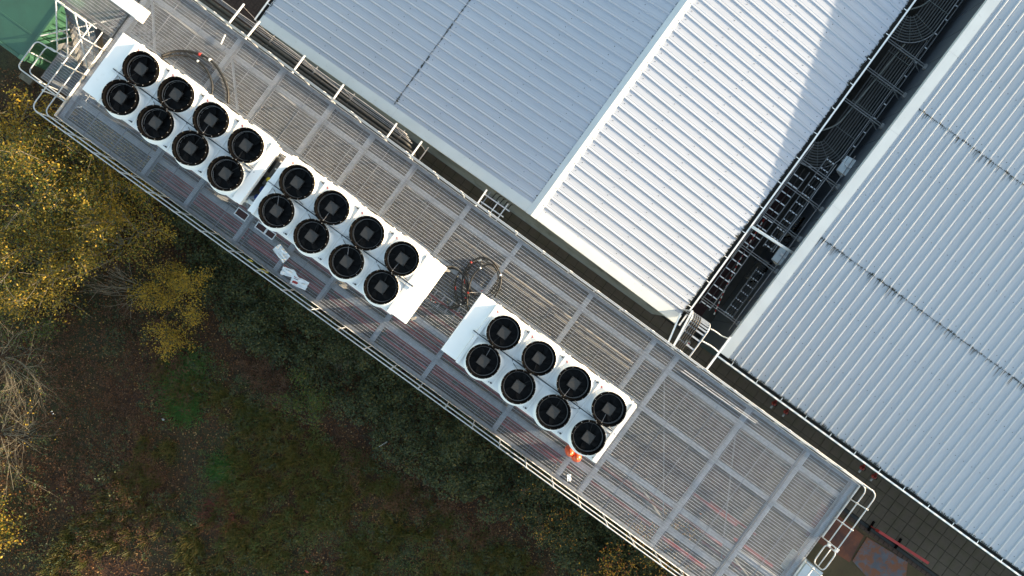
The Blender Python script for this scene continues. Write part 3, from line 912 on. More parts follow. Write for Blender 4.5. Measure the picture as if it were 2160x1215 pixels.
def cooler(label, xc, left_box, right_box, loose_left=0.0, loose_right=0.0):
    pitch = 1.175
    x0, x1 = xc - 2 * pitch, xc + 2 * pitch
    ya, yb_ = -2.52, -0.64
    t = thing('air_cooler', label, 'air cooler', (xc, -1.58, DZ), 'eight-fan air coolers standing on the platform')
    # sloping coil body and legs under the fan deck
    for (nm, yt0, yt1, yb0, yb1) in (('coil', yb_ - 0.16, yb_ - 0.02, -1.50, -1.36), ('coil', ya + 0.02, ya + 0.16, -1.80, -1.66)):
        MB().add([(x0, yt0, CZ - 0.06), (x0, yt1, CZ - 0.06), (x0, yb1, DZ + 0.35), (x0, yb0, DZ + 0.35), (x1, yt0, CZ - 0.06), (x1, yt1, CZ - 0.06), (x1, yb1, DZ + 0.35), (x1, yb0, DZ + 0.35)],
                 [(0, 1, 2, 3), (7, 6, 5, 4), (0, 4, 5, 1), (1, 5, 6, 2), (2, 6, 7, 3), (3, 7, 4, 0)]).build(nm, M['coil'], t)
    for x in (x0 + 0.06, xc, x1 - 0.06):
        for y in (ya + 0.08, yb_ - 0.08):
            MB().box(x - 0.04, x + 0.04, y - 0.04, y + 0.04, DZ + 0.004, CZ - 0.06).build('leg', M['white_steel'], t)
    MB().box(x0, x1, -1.82, -1.34, DZ + 0.2, DZ + 0.34).build('base_rail', M['white_steel'], t)
    # fan deck: one panel per fan
    for i in range(4):
        for j in range(2):
            xa, xb = x0 + i * pitch + 0.004, x0 + (i + 1) * pitch - 0.004
            y0, y1 = (ya, -1.585) if j == 0 else (-1.577, yb_)
            MB().bbox(xa, xb, y0, y1, CZ - 0.06, CZ, 0.012).build('deck_panel', M['white'], t)
    for i in range(5):
        xx = x0 + i * pitch
        if i in (0, 4):
            w = 0.05
            MB().bbox(xx - (0.02 + loose_left if i == 0 else 0.11), xx + (0.08 if i == 0 else 0.03 + loose_right), ya - 0.01, yb_ + 0.012, CZ - 0.11, CZ + 0.055, 0.006).build('end_flange', M['white'], t)
        else:
            MB().bbox(xx - 0.018, xx + 0.018, ya + 0.01, yb_ - 0.01, CZ - 0.03, CZ + 0.035, 0.005).build('divider', M['white'], t)
    # side flange along the sunny edge with header pipes and fixings below it
    MB().bbox(x0 - 0.01, x1 + 0.01, yb_ + 0.002, yb_ + 0.055, CZ - 0.16, CZ - 0.005, 0.01).build('side_flange', M['white'], t)
    MB().bbox(x0 - 0.01, x1 + 0.01, ya - 0.035, ya - 0.002, CZ - 0.16, CZ - 0.02, 0.01).build('side_flange', M['white'], t)
    for i in range(4):
        xx = x0 + (i + 0.5) * pitch
        pts = fillet([(xx - 0.42, yb_ + 0.06, CZ - 0.3), (xx - 0.30, yb_ + 0.09, CZ - 0.12), (xx + 0.30, yb_ + 0.09, CZ - 0.12), (xx + 0.42, yb_ + 0.05, CZ - 0.3)], 0.06)
        MB().tube(pts, 0.016, 6).build('header_pipe', M['white_steel'] if i % 2 else M['motor'], t, True)
        for dx in (-0.5, 0.47):
            MB().bbox(xx + dx - 0.02, xx + dx + 0.02, yb_ + 0.056, yb_ + 0.085, CZ - 0.14, CZ - 0.03, 0.004).build('side_bracket', M['white_steel'], t)
    # centre cable tray with cables
    MB().box(x0 - 0.13, x1 + (0.10 if right_box else -0.12), -1.625, -1.535, CZ + 0.03, CZ + 0.04).build('cable_tray', M['white_steel'], t)
    for y in (-1.63, -1.53):
        MB().box(x0 - 0.13, x1 + (0.10 if right_box else -0.12), y - 0.004, y + 0.004, CZ + 0.03, CZ + 0.075).build('tray_side', M['white_steel'], t)
    for y, r in ((-1.552, 0.008), (-1.568, 0.006)):
        pts = [(x0 - 0.12 + k * (x1 - x0 + (0.2 if right_box else -0.02)) / 14, y + random.uniform(-0.006, 0.006), CZ + 0.052) for k in range(15)]
        MB().tube(pts, r, 6).build('cable', M['rubber'], t, True)
    # fans
    for i in range(4):
        for (yy, s) in ((-1.115, 1), (-2.065, -1)):
            fx = x0 + (i + 0.5) * pitch
            f = put('fan', FM['shroud'], None, (fx, yy, CZ)); f.parent = t
            f.matrix_parent_inverse = Matrix.Translation(-Vector(t.location))
            rz = random.uniform(0, 6.28)
            for nm, key in (('inlet_ring', 'ring'), ('impeller', 'impeller'), ('motor_cover', 'plate'), ('guard', 'guard'), ('rim_bolts', 'bolts'), ('well', 'well'), ('collar', 'collar')):
                o = put(nm, FM[key], f, (0, 0, 0), rz if key in ('impeller', 'bolts') else 0.0)
                if key == 'bolts': o['kind'] = 'stuff'
            # flex from motor cover to the tray
            a = random.uniform(-0.5, 0.5) + (-math.pi / 2 if s > 0 else math.pi / 2)
            pts = smooth_curve([(0.14 * math.cos(a), 0.14 * math.sin(a), 0.16), (0.3 * math.cos(a), 0.3 * math.sin(a), 0.18), (0.40 * math.cos(a), 0.40 * math.sin(a), 0.2), (0.435 * math.cos(a), 0.435 * math.sin(a), 0.235)], 3)
            put('motor_cable', MB().tube(pts, 0.007, 5).mesh('motor_cable', M['conduit'] if random.random() < 0.4 else M['rubber'], True), f)
            if random.random() < 0.8:
                k = random.choice((-1, 1))
                q = smooth_curve([(fx + 0.4 * k * 0.7, yy - s * 0.36, CZ + 0.16), (fx + k * 0.42, yy - s * 0.40, CZ + 0.03), (fx + k * 0.50, yy - s * 0.44, CZ + 0.03), (fx + k * 0.56, -1.58, CZ + 0.06)], 5)
                MB().tube(q, 0.007, 5).build('flex_cable', M['rubber'], t, True)
            if s > 0:
                MB().box(fx - 0.50, fx - 0.465, yy + 0.36, yy + 0.39, CZ + 0.001, CZ + 0.003).build('sticker', M['red'], t)
                MB().box(fx - 0.475, fx - 0.44, yy + 0.335, yy + 0.362, CZ + 0.001, CZ + 0.003).build('sticker', M['red'], t)
            ey = yb_ - 0.075 if s > 0 else ya + 0.075
            e = MB().bbox(fx + 0.50, fx + 0.55, ey - 0.018, ey + 0.018, CZ, CZ + 0.03, 0.006)
            e.lathe([(0.014, 0.03), (0.014, 0.05), (0.0, 0.054)], 6, (fx + 0.51, ey, CZ))
            e.build('lifting_bracket', M['motor'], t)
            e = MB().lathe([(0.012, 0.0), (0.012, 0.02), (0.0, 0.024)], 6, (fx + 0.46, ey + s * 0.01, CZ)).build('deck_bolt', M['motor'], t)
    # end boxes
    for (flag, xa, xb) in ((left_box, x0 - 0.53, x0 - 0.022), (right_box, x1 + 0.022, x1 + 0.50)):
        if flag:
            zt = CZ - 0.02
            MB().bbox(xa, xb, ya + 0.0, yb_ + 0.03, zt - 0.38, zt, 0.012).build('end_box', M['white'], t)
            MB().bbox(xa + 0.30 if xa < xc else xa + 0.05, xa + 0.46 if xa < xc else xa + 0.20, yb_ + 0.031, yb_ + 0.05, zt - 0.3, zt - 0.05, 0.004).build('end_bracket', M['white'], t)
            for x in (xa + 0.05, xb - 0.05):
                for y in (ya + 0.06, yb_ - 0.06):
                    MB().box(x - 0.03, x + 0.03, y - 0.03, y + 0.03, DZ + 0.004, zt - 0.38).build('leg', M['shade_steel'], t)
    return t, x0, x1
c1, _, u1r = cooler('eight-fan white cooler at the far end, nearest the stair tower and green container', -9.885, True, False, 0.0, 0.13)
c2, u2l, _ = cooler('middle of the three eight-fan white coolers, with a bright box on its right end', -4.645, False, True, 0.09, 0.0)
c3, _, _ = cooler('white eight-fan cooler next to the bare grating, shaded box on its left end', 2.297, True, False)

# control gear in the slot between the first two coolers
pb = thing('pump_set', 'grey control panel with blue pump motors in the slot between two coolers', 'pump set', (-7.25, -1.6, DZ))
ga, gb2 = u1r + 0.17, u2l - 0.12
PZ = CZ - 0.45
MB().bbox(ga - 0.05, gb2 + 0.05, -1.75, -0.80, PZ - 0.3, PZ, 0.01).build('panel', M['panelgrey'], pb)
MB().bbox(ga + 0.02, gb2 - 0.02, -0.98, -0.93, PZ + 0.001, PZ + 0.04, 0.004).build('label_plate', M['white_steel'], pb)
MB().bbox(ga + 0.02, gb2 - 0.02, -1.22, -1.17, PZ + 0.001, PZ + 0.04, 0.004).build('label_plate', M['white_steel'], pb)
for k in range(6):
    MB().bbox(ga + 0.05 + 0.05 * (k % 2), ga + 0.07 + 0.05 * (k % 2), -1.34 - 0.04 * (k // 2), -1.32 - 0.04 * (k // 2), PZ + 0.001, PZ + 0.02, 0.003).build('switch', M['black'], pb)
mx_ = (ga + gb2) / 2
MB().lathe([(0.0, 0.14), (0.05, 0.13), (0.065, 0.09), (0.065, 0.0)], 16, (mx_ - 0.05, -1.55, PZ)).build('valve', M['yellow'], pb, True)
MB().bbox(mx_ - 0.02, mx_ + 0.10, -1.66, -1.61, PZ + 0.001, PZ + 0.12, 0.004).build('valve_handle', M['brass'], pb)
for y in (-1.88, -2.14):
    MB().lathe([(0.0, 0.30), (0.08, 0.29), (0.11, 0.24), (0.115, 0.12), (0.125, 0.10), (0.125, 0.0)], 20, (mx_ - 0.01, y, PZ - 0.2)).build('motor', M['blue'], pb, True)
MB().bbox(ga - 0.05, gb2 + 0.05, -2.42, -2.30, PZ - 0.5, PZ + 0.1, 0.01).build('bracket', M['white_steel'], pb)
MB().box(ga - 0.04, gb2 + 0.04, -2.29, -0.90, DZ + 0.004, PZ - 0.301).build('stand', M['panelgrey'], pb)

# orange vessels poking up beside the nearest cooler
for (u, v, lab, r) in ((1203, 957, 'orange rounded expansion vessel by the last cooler, the smaller one under its edge', 0.13), (1217, 967, 'orange rounded expansion vessel by the last cooler, the one farther from its deck panel', 0.155)):
    p = P(u, v, 6.2)
    e = thing('expansion_vessel', lab, 'vessel', (p.x, p.y, DZ), 'orange vessels beside the cooler')
    MB().lathe([(0.0, 0.72), (r * 0.5, 0.70), (r * 0.85, 0.63), (r, 0.52), (r, 0.18), (r * 0.85, 0.07), (r * 0.4, 0.01)], 24, (p.x, p.y, DZ)).build('tank', M['orange'], e, True)
    MB().tube([(p.x, p.y, DZ + 0.71), (p.x, p.y, DZ + 0.77)], 0.016, 8).build('valve_stem', M['brass'], e, True)
    MB().tube([(p.x, p.y, DZ + 0.004), (p.x, p.y, DZ + 0.05)], r * 0.5, 12).build('foot', M['galv'], e, True)

# dark red plates laid on the grating, imitating dark openings beside the slot
for (u, v, w, l, lab) in ((510, 452, 0.36, 0.20, 'dark red plate standing in for an opening in the grating, the one nearest the slot between coolers'), (551, 480, 0.30, 0.17, 'dark red plate standing in for an opening in the grating, middle of three in a line'), (570, 494, 0.26, 0.17, 'dark red plate standing in for an opening in the grating, the one nearest the crumpled sheet')):
    p = P(u, v, DZ)
    t = thing('opening_stand_in', lab, 'stand-in plate', (p.x, p.y, DZ), 'plates standing in for openings in the grating')
    MB().box(p.x - w / 2, p.x + w / 2, p.y - l / 2, p.y + l / 2, DZ + 0.004, DZ + 0.008).build('plate', M['darkred'], t)
    f = MB()
    for (a0, a1, b0, b1) in ((-w / 2 - 0.03, w / 2 + 0.03, -l / 2 - 0.03, -l / 2), (-w / 2 - 0.03, w / 2 + 0.03, l / 2, l / 2 + 0.03), (-w / 2 - 0.03, -w / 2, -l / 2, l / 2), (w / 2, w / 2 + 0.03, -l / 2, l / 2)):
        f.box(p.x + a0, p.x + a1, p.y + b0, p.y + b1, DZ + 0.003, DZ + 0.012)
    f.build('frame', M['galv'], t)

# ------------------------------------------------------------------ loose things on the deck
def hose(label, pts, r, name='hose', group=None, m=None, tags=True, wraps=(), sub=8):
    pts = [P(u, v, z) for u, v, z in pts]
    base = pts[0]
    t = thing(name, label, 'hose', (base.x, base.y, DZ), group)
    c = smooth_curve(pts, sub)
    MB().tube(c, r, 8).build('tube', m or M['rubber'], t, True)
    for (f, mm) in wraps:
        k = int(f * (len(c) - 2))
        MB().tube([c[k], c[k + 1]], r * 1.25, 8).build('marker_band', mm, t, True)
    return t
Z = DZ + 0.05
hg = 'black cable tails coiled on the grating'
hose('outer of two black hose arcs on the grating behind the far cooler', [(340, 118, Z + .3), (372, 108, Z + .1), (410, 111, Z), (445, 128, Z), (468, 158, Z), (480, 190, Z), (481, 218, Z)], 0.04, group=hg, wraps=((0.4, M['red']), (0.5, M['white'])))
hose('inner of two black hose arcs on the grating behind the far cooler', [(338, 124, Z + .3), (365, 117, Z + .1), (398, 119, Z), (425, 135, Z), (440, 155, Z), (448, 180, Z), (446, 205, Z)], 0.03, group=hg, wraps=((0.45, M['white']),))
hose('large round loop of black cable on the grating between the second and third coolers', [(944, 566, Z), (962, 568, Z), (978, 582, Z), (986, 605, Z), (984, 628, Z), (978, 640, Z), (974, 615, Z), (978, 578, Z), (995, 552, Z + .05), (1020, 543, Z + .05), (1043, 556, Z + .05), (1056, 582, Z + .05), (1054, 606, Z + .05), (1043, 628, Z + .03)], 0.026, group=hg, wraps=((0.35, M['white']), (0.62, M['red']), (0.85, M['white'])))
hose('thick black cable bowed from the bright end box across the grating', [(942, 562, Z + .2), (958, 564, Z + .08), (976, 578, Z + .02), (985, 600, Z + .03), (984, 625, Z + .04), (975, 640, Z + .02), (958, 650, Z), (945, 650, Z)], 0.03, group=hg, wraps=((0.6, M['red']), (0.75, M['white'])))
hose('inner black cable loop beside the large one on the grating', [(990, 662, Z), (985, 640, Z + .06), (988, 612, Z + .06), (996, 585, Z + .08), (1012, 566, Z + .08), (1036, 557, Z + .1), (1050, 572, Z + .1)], 0.026, group=hg, wraps=((0.3, M['red']), (0.7, M['white'])))
hose('thin dark cable tail with red and white ends lying towards the bright end box', [(907, 632, Z), (916, 637, Z), (929, 642, Z), (945, 646, Z), (965, 643, Z), (977, 636, Z + .05)], 0.013, group=hg, wraps=((0.03, M['red']), (0.1, M['white']), (0.18, M['white']), (0.25, M['red'])))
hose('thin cable tail with a red end pointing at the two loops', [(1032, 598, Z), (1026, 607, Z), (1016, 614, Z), (1003, 617, Z), (990, 617, Z + .1)], 0.012, group=hg, m=M['conduit'], wraps=((0.5, M['red']),))
hose('thin pale cable tail curling near the shaded end box', [(981, 644, Z), (979, 652, Z), (973, 658, Z), (966, 660, Z)], 0.010, group=hg, m=M['conduit'], wraps=((0.9, M['red']),))

def coil(label, u, v, ru, rv, turns, r, seed, start=0.0):
    random.seed(seed)
    pts = []
    n = int(turns * 14)
    for k in range(n + 1):
        a = start + 2 * math.pi * k / 14
        f = 1 + 0.10 * math.sin(k * 0.7 + seed) + random.uniform(-0.03, 0.03)
        pts.append((u + ru * f * math.cos(a), v + rv * f * math.sin(a), DZ + 0.035 + 0.02 * (k / 14) + 0.015 * math.sin(k * 1.1)))
    return hose(label, pts, r, group=hg, wraps=((0.2, M['white']), (0.55, M['red'])), sub=2)
coil('tangled double coil of thin black cable inside the large loop on the grating', 1017, 588, 34, 38, 2.2, 0.013, 3, 2.0)
coil('tangled coil of black cable at the crossing of the two loops', 975, 608, 15, 34, 2.5, 0.014, 5, 1.0)
random.seed(77)
def crumpled(label, quad, name, cat, seed, folds=0.05, n=10, prints=()):
    random.seed(seed)
    c = [P(u, v, DZ + 0.01) for u, v in quad]
    cen = sum(c, Vector()) / 4
    t = thing(name, label, cat, (cen.x, cen.y, DZ), 'packaging left on the grating')
    def at(a, b, dz=0.0):
        p = (c[0] * (1 - a) + c[1] * a) * (1 - b) + (c[3] * (1 - a) + c[2] * a) * b
        h = abs(mnoise.noise(Vector((a * 3.1 + seed, b * 2.7, seed * 1.7)))) * folds
        e = 0.02 * mnoise.noise(Vector((a * 6 + seed, b * 6, 0)))
        return Vector((p.x + e, p.y - e, DZ + 0.012 + h + dz))
    m = MB()
    vs = [at(i / n, j / n) for j in range(n + 1) for i in range(n + 1)]
    fs = [(j * (n + 1) + i, j * (n + 1) + i + 1, (j + 1) * (n + 1) + i + 1, (j + 1) * (n + 1) + i) for j in range(n) for i in range(n)]
    m.add(vs, fs).build('sheet', M['paper'], t)
    for (a0, a1, b0, b1, mm) in prints:
        q = MB(); k = 4
        vs = [at(a0 + (a1 - a0) * i / k, b0 + (b1 - b0) * j / k, 0.004) for j in range(k + 1) for i in range(k + 1)]
        fs = [(j * (k + 1) + i, j * (k + 1) + i + 1, (j + 1) * (k + 1) + i + 1, (j + 1) * (k + 1) + i) for j in range(k) for i in range(k)]
        q.add(vs, fs).build('print', mm, t)
    return t
crumpled('crumpled blank white sheet lying on the grating below the second cooler', [(575, 526), (591, 514), (613, 541), (598, 555)], 'paper_sheet', 'packaging', 3, 0.10)
crumpled('upper torn white carton sheet of the overlapping pair on the grating', [(598, 562), (622, 570), (632, 590), (591, 578)], 'paper_sheet', 'packaging', 5, 0.08)
crumpled('flat white carton with red printing, overlapping a torn sheet on the grating', [(618, 578), (653, 596), (644, 613), (611, 598)], 'carton_sheet', 'packaging', 9, 0.05,
         prints=((0.12, 0.45, 0.55, 0.80, M['red']), (0.12, 0.45, 0.15, 0.22, M['red']), (0.12, 0.40, 0.30, 0.34, M['motor']), (0.6, 0.85, 0.4, 0.43, M['motor'])))
crumpled('small white rag on the grating near the orange vessels', [(1196, 1000), (1204, 999), (1205, 1014), (1197, 1015)], 'rag', 'rag', 12, 0.10, 6)
random.seed(21)
for (u, v, lab) in ((559, 567, 'yellow tag hung low on the tree-side rail near the torn carton'), (529, 546, 'tiny yellow tag on the tree-side rail, up the rail from the larger yellow one')):
    p = P(u, v, 5.8); q = P(u, v, 5.62)
    k = 1.0 if u > 540 else 0.45
    t = thing('tag', lab, 'tag', (p.x, DY0 - 0.05, DZ))
    MB().box(p.x - 0.10 * k, p.x + 0.10 * k, DY0 - 0.052, DY0 - 0.040, DZ + 0.12, DZ + 0.12 + 0.45 * k).build('plate', M['yellow'], t)
    MB().tube([(p.x, DY0 - 0.045, DZ + 0.12 + 0.45 * k), (p.x, DY0 - 0.03, DZ + 0.57)], 0.004, 5).build('tie', M['rubber'], t)

# white enclosed duct over the far corner
dt = thing('white_duct', 'white boxed duct on legs reaching over the far corner of the platform', 'duct', (-14, 0.1, DZ))
for (xa, xb) in ((-13.22, -12.80), (-14.25, -13.23), (-16.5, -14.26)):
    MB().bbox(xa, xb, -0.09, 0.29, 7.12, 7.5, 0.012).build('duct_section', M['white'], dt)
for x in (-14.2, -16.2):
    for y in (-0.02, 0.22):
        MB().box(x - 0.025, x + 0.025, y - 0.025, y + 0.025, DZ + 0.004, 7.12).build('leg', M['galv'], dt)
# lighter items standing near that corner
MB().beam(P(475, 73, DZ + 0.05), P(466, 93, DZ + 0.05), 0.03, 0.03).build('angle_offcut', M['white_steel'], None)
o = bpy.context.scene.collection.objects['angle_offcut']; tag(o, 'short white steel offcut lying on the grating behind the far cooler', 'offcut')
pl = MB()
a, b = P(1437, 783, DZ + 0.02), P(1594, 893, DZ + 0.02)
pl.tube([a, b], 0.016, 6)
o = pl.build('spare_tube', M['galv_rail']); tag(o, 'long spare tube on the bare grating, the thicker of two by the inner rail', 'tube', 'spare tubes on the grating')
a, b = P(1443, 781, DZ + 0.02), P(1598, 890, DZ + 0.02)
o = MB().tube([a, b], 0.010, 6).build('spare_tube', M['galv_rail']); tag(o, 'long spare tube on the bare grating, the slimmer of two by the inner rail', 'tube', 'spare tubes on the grating')

# ------------------------------------------------------------------ slot between platform and ribbed-roof building
names = ['first', 'second', 'third', 'fourth', 'fifth', 'sixth', 'seventh', 'eighth', 'ninth']
struts = [(515, 8, 480, 53), (548, 45, 518, 82), (643, 117, 617, 153), (725, 178, 700, 214), (837, 260, 812, 296), (890, 298, 865, 333), (1027, 400, 1005, 433)]
for i, (u0, v0, u1, v1) in enumerate(struts):
    a, b = P(u0, v0, 5.3), P(u1, v1, 5.3)
    lab = names[i] + ' white strut from the top, spanning from platform edge to roof verge'
    s = thing('strut_bracket', lab, 'strut', (b.x, DY1 + 0.02, 5.3), 'struts spanning the slot beside the platform')
    MB().beam((a.x, a.y, 5.3), (b.x, DY1 + 0.02, 5.3), 0.042, 0.042).build('bar', M['white_steel'], s)
    MB().box(b.x - 0.06, b.x + 0.06, DY1 + 0.009, DY1 + 0.022, 5.22, 5.38).build('end_plate', M['galv'], s)
    MB().tube([(a.x, a.y - 0.08, 5.28), (a.x, a.y - 0.08, 4.05)], 0.006, 5).build('drop_rod', M['conduit'], s)
    MB().beam((a.x, 1.50, 4.05), (a.x, 2.12, 4.05), 0.03, 0.03).build('trapeze', M['conduit'], s)
for i, y in enumerate((1.50, 1.64, 1.78)):
    lab = ('lowest', 'middle', 'uppermost')[i] + ' thick black insulated pipe in the dark slot beside the far half of the platform'
    t = thing('insulated_pipe', lab, 'pipe', (-9, y, 4.1), 'pipes in the slot beside the platform')
    MB().tube(fillet([(-17.5, y, 4.10 + 0.0 * i), (-4.9 - 0.28 * i, y, 4.10), (-4.9 - 0.28 * i, y, 0.0)], 0.18), 0.058, 10).build('lagging', M['pipe'], t, True)
    for k in range(11):
        x = -16.6 + k * 1.03 + 0.21 * i
        MB().tube([(x, y, 4.10), (x + 0.03, y, 4.10)], 0.0605, 10).build('band', M['motor'], t, True)
for i, (y, r) in enumerate(((1.90, 0.010), (1.935, 0.013), (1.985, 0.011), (2.03, 0.02))):
    lab = names[i] + ' thin pale conduit above the black pipes, counted from the platform side'
    pts = [(-17.5 + k * 1.0, y + 0.015 * math.sin(k * 1.7 + i), 4.10 + 0.01 * math.sin(k + i)) for k in range(12)] + [(-5.4 - 0.1 * i, y, 4.1)]
    t = MB().tube(smooth_curve(pts, 3), r, 6).build('conduit', M['conduit'], None, True)
    tag(t, lab, 'conduit', 'pale conduits in the slot')
# small drop bracket with cable tails half way along
kb = thing('cable_rack', 'small cable rack with black tails dropping beside the ribbed building, half way along the slot', 'cable rack', tuple(P(1040, 435, 3.6)))
for (u0, v0, u1, v1) in ((1020, 408, 1075, 446), (1014, 425, 1062, 458)):
    MB().beam(P(u0, v0, 4.2), P(u1, v1, 4.2), 0.035, 0.035).build('crossbar', M['galv'], kb)
for (u0, v0, u1, v1) in ((1072, 430, 1046, 466), (1052, 425, 1030, 455)):
    MB().beam(P(u0, v0, 4.24), P(u1, v1, 4.24), 0.03, 0.03).build('side_bar', M['galv'], kb)
for k in range(5):
    a = P(1030 + 8 * k, 428 + 6 * k, 4.1); b = P(1046 + 8 * k, 408 + 6 * k, 4.1)
    MB().tube(fillet([(a.x, a.y, 0.3), a, b, (b.x, b.y + 0.1, 3.4)], 0.1), 0.018, 6).build('cable', M['rubber'], kb, True)

# ------------------------------------------------------------------ alley between the two buildings
red = MB().box(5.55, 6.55, 3.2, 9.6, -0.03, 0.0).build('red_floor_paint', M['darkred']); tag(red, kind='structure')
def pipe_bundle(label, cx, cy, radii, z, ytop, name='pipe_bundle'):
    t = thing(name, label, 'pipe bundle', (cx + 0.6, cy + 1, z), 'pipe bundles in the alley between the buildings')
    for i, r in enumerate(radii):
        pts = [(cx + r, ytop, z), (cx + r, (ytop + cy) / 2, z), (cx + r, cy + 0.01, z)]
        for k in range(1, 13):
            a = -math.pi / 2 * k / 12
            pts.append((cx + r * math.cos(a), cy + r * math.sin(a), z))
        pts.append((4.9, cy - r, z))
        MB().tube(pts, 0.026 if i < len(radii) - 1 else 0.018, 7).build('pipe', M['bundle'] if i < len(radii) - 1 else M['conduit'], t, True)
    for k in range(4):
        a = -math.pi / 2 * (k + 0.5) / 4
        MB().beam((cx + (radii[0] - .05) * math.cos(a), cy + (radii[0] - .05) * math.sin(a), z + 0.03), (cx + (radii[-1] + .03) * math.cos(a), cy + (radii[-1] + .03) * math.sin(a), z + 0.03), 0.012, 0.012).build('spacer', M['tuberack'], t)
    y = cy + 0.6
    while y < ytop:
        MB().beam((cx + radii[0] - .04, y, z + 0.03), (cx + radii[-1], y, z + 0.03), 0.02, 0.012).build('spacer', M['tuberack'], t)
        y += 1.05
    return t
pipe_bundle('bundle of dark pipes bending into the white-roofed building at the top of the alley', 5.42, 15.75, [0.30 + 0.095 * k for k in range(10)], 2.95, 21)
pipe_bundle('bundle of dark pipes bending into the white-roofed building in the middle of the alley', 5.42, 10.45, [0.28 + 0.095 * k for k in range(10)], 2.85, 15.3)
# pale tubes running beside the bundles
t = MB().tube(fillet([(5.75, 21, 3.05), (5.75, 16.1, 3.05), (5.3, 15.55, 3.05), (4.9, 15.5, 3.05)], 0.35), 0.028, 8).build('hook_tube', M['tuberack'], None, True)
tag(t, 'pale grey-green tube hooking into the building at the top of the alley', 'pipe')
t = MB().tube(fillet([(5.95, 14.6, 3.05), (5.72, 11.0, 3.05), (5.3, 10.45, 3.05), (4.9, 10.4, 3.05)], 0.35), 0.03, 8).build('hook_tube', M['tuberack'], None, True)
tag(t, 'pale grey-green tube slanting down the alley to the middle pipe bend', 'pipe')
gb = 'bracket channels across the alley'
ylist = (14.35, 13.15, 11.85, 9.3, 8.35, 7.1, 5.75, 3.55)
for i, y in enumerate(ylist):
    s = thing('alley_bracket', names[i] + ' channel bracket from the top, crossing the alley between buildings', 'bracket', (6.0, y, 3.0), gb)
    for d in (-0.04, 0.04):
        MB().beam((5.05, y + d, 3.12), (6.98, y + d, 3.12), 0.018, 0.04).build('channel', M['shade_steel'], s)
    MB().bbox(6.90, 6.995, y - 0.09, y + 0.09, 3.05, 3.16, 0.006).build('wall_foot', M['shade_steel'], s)
    MB().beam((6.98, y, 2.7), (6.45, y, 3.08), 0.03, 0.03).build('gusset', M['shade_steel'], s)
def ladder(label, x0, x1, y0, y1, z, step=0.27, loads=0, m=None):
    t = thing('cable_ladder', label, 'cable ladder', ((x0 + x1) / 2, y0, z), 'cable ladders in the alley')
    for x in (x0, x1):
        MB().beam((x, y0, z), (x, y1, z), 0.018, 0.07).build('side_rail', m or M['shade_steel'], t)
    y = y0 + 0.1
    while y < y1:
        MB().beam((x0 + 0.01, y, z - 0.015), (x1 - 0.01, y, z - 0.015), 0.035, 0.02).build('rung', m or M['galv'], t)
        y += step
    for k in range(loads):
        x = x0 + (x1 - x0) * (k + 0.7) / (loads + 0.4)
        MB().tube([(x + 0.01 * math.sin(j * 2.1 + k), y0 + (y1 - y0) * j / 8, z + 0.015) for j in range(9)], 0.017, 6).build('cable', M['rubber'], t, True)
    return t
ladder('cable ladder hugging the gutter of the white-roofed building, pale rungs showing', 5.50, 5.92, 3.35, 9.2, 2.95, 0.36, 1)
ladder('middle cable ladder of the alley, beside the striped chain', 6.10, 6.42, 6.2, 10.0, 3.0, 0.36, 2)
ladder('upper cable tray rail line along the slate wall under the pipe bundles', 6.62, 6.74, 10.2, 20, 2.78, 0.6, 0)
ladder('short cable ladder at the alley mouth behind the striped chain', 6.48, 6.80, 3.6, 5.6, 2.6, 0.3, 3)
for i, (x, y0, y1, z) in enumerate(((5.35, 3.3, 10.2, 3.05), (5.42, 5.2, 10.0, 3.1), (6.46, 6.2, 9.9, 3.1), (6.88, 3.2, 10.6, 2.9))):
    t = MB().tube([(x + 0.012 * math.sin(k * 1.3 + i), y0 + (y1 - y0) * k / 10, z) for k in range(11)], 0.016, 6).build('alley_conduit', M['conduit'], None, True)
    tag(t, names[i] + ' thin conduit from the white-roofed building, running along the alley ladders', 'conduit', 'thin conduits in the alley')
# red and white chain
a, b = P(1612, 462, 2.2), P(1506, 664, 1.0)
ch = thing('barrier_chain', 'red and white striped chain strung along the alley', 'chain', (b.x, b.y, 0.9))
N = 34
for k in range(N):
    f0, f1 = k / N, (k + 0.9) / N
    sag = lambda f: -0.35 * math.sin(math.pi * f)
    p0 = a.lerp(b, f0); p1 = a.lerp(b, f1)
    MB().tube([p0 + Vector((0, 0, sag(f0))), p1 + Vector((0, 0, sag(f1)))], 0.022, 6).build('link', M['white'] if k % 2 else M['red'], ch, True)
# lamps and louvres on the slate wall
for (u, v, lab) in ((1795, 360, 'white wedge-shaped wall lamp on the slate wall, the upper one beside the pipe bend'), (1655, 545, 'white wedge-shaped wall lamp on the slate wall, the lower one beside the white pole')):
    p = P(u, v, 2.7)
    y = p.y
    t = thing('wall_lamp', lab, 'lamp', (7.0, y, 2.6), 'wall lamps on the slate wall')
    MB().add([(7.0, y - 0.32, 2.5), (7.0, y + 0.32, 2.5), (6.66, y + 0.30, 2.72), (6.66, y - 0.30, 2.72), (7.0, y - 0.32, 2.86), (7.0, y + 0.32, 2.86), (6.66, y + 0.30, 2.80), (6.66, y - 0.30, 2.80)],
             [(3, 2, 1, 0), (4, 5, 6, 7), (0, 4, 7, 3), (1, 2, 6, 5), (2, 3, 7, 6), (0, 1, 5, 4)]).build('housing', M['flash'], t)
    MB().bbox(6.76, 6.999, y - 0.05, y + 0.05, 2.861, 2.90, 0.006).build('arm', M['galv'], t)
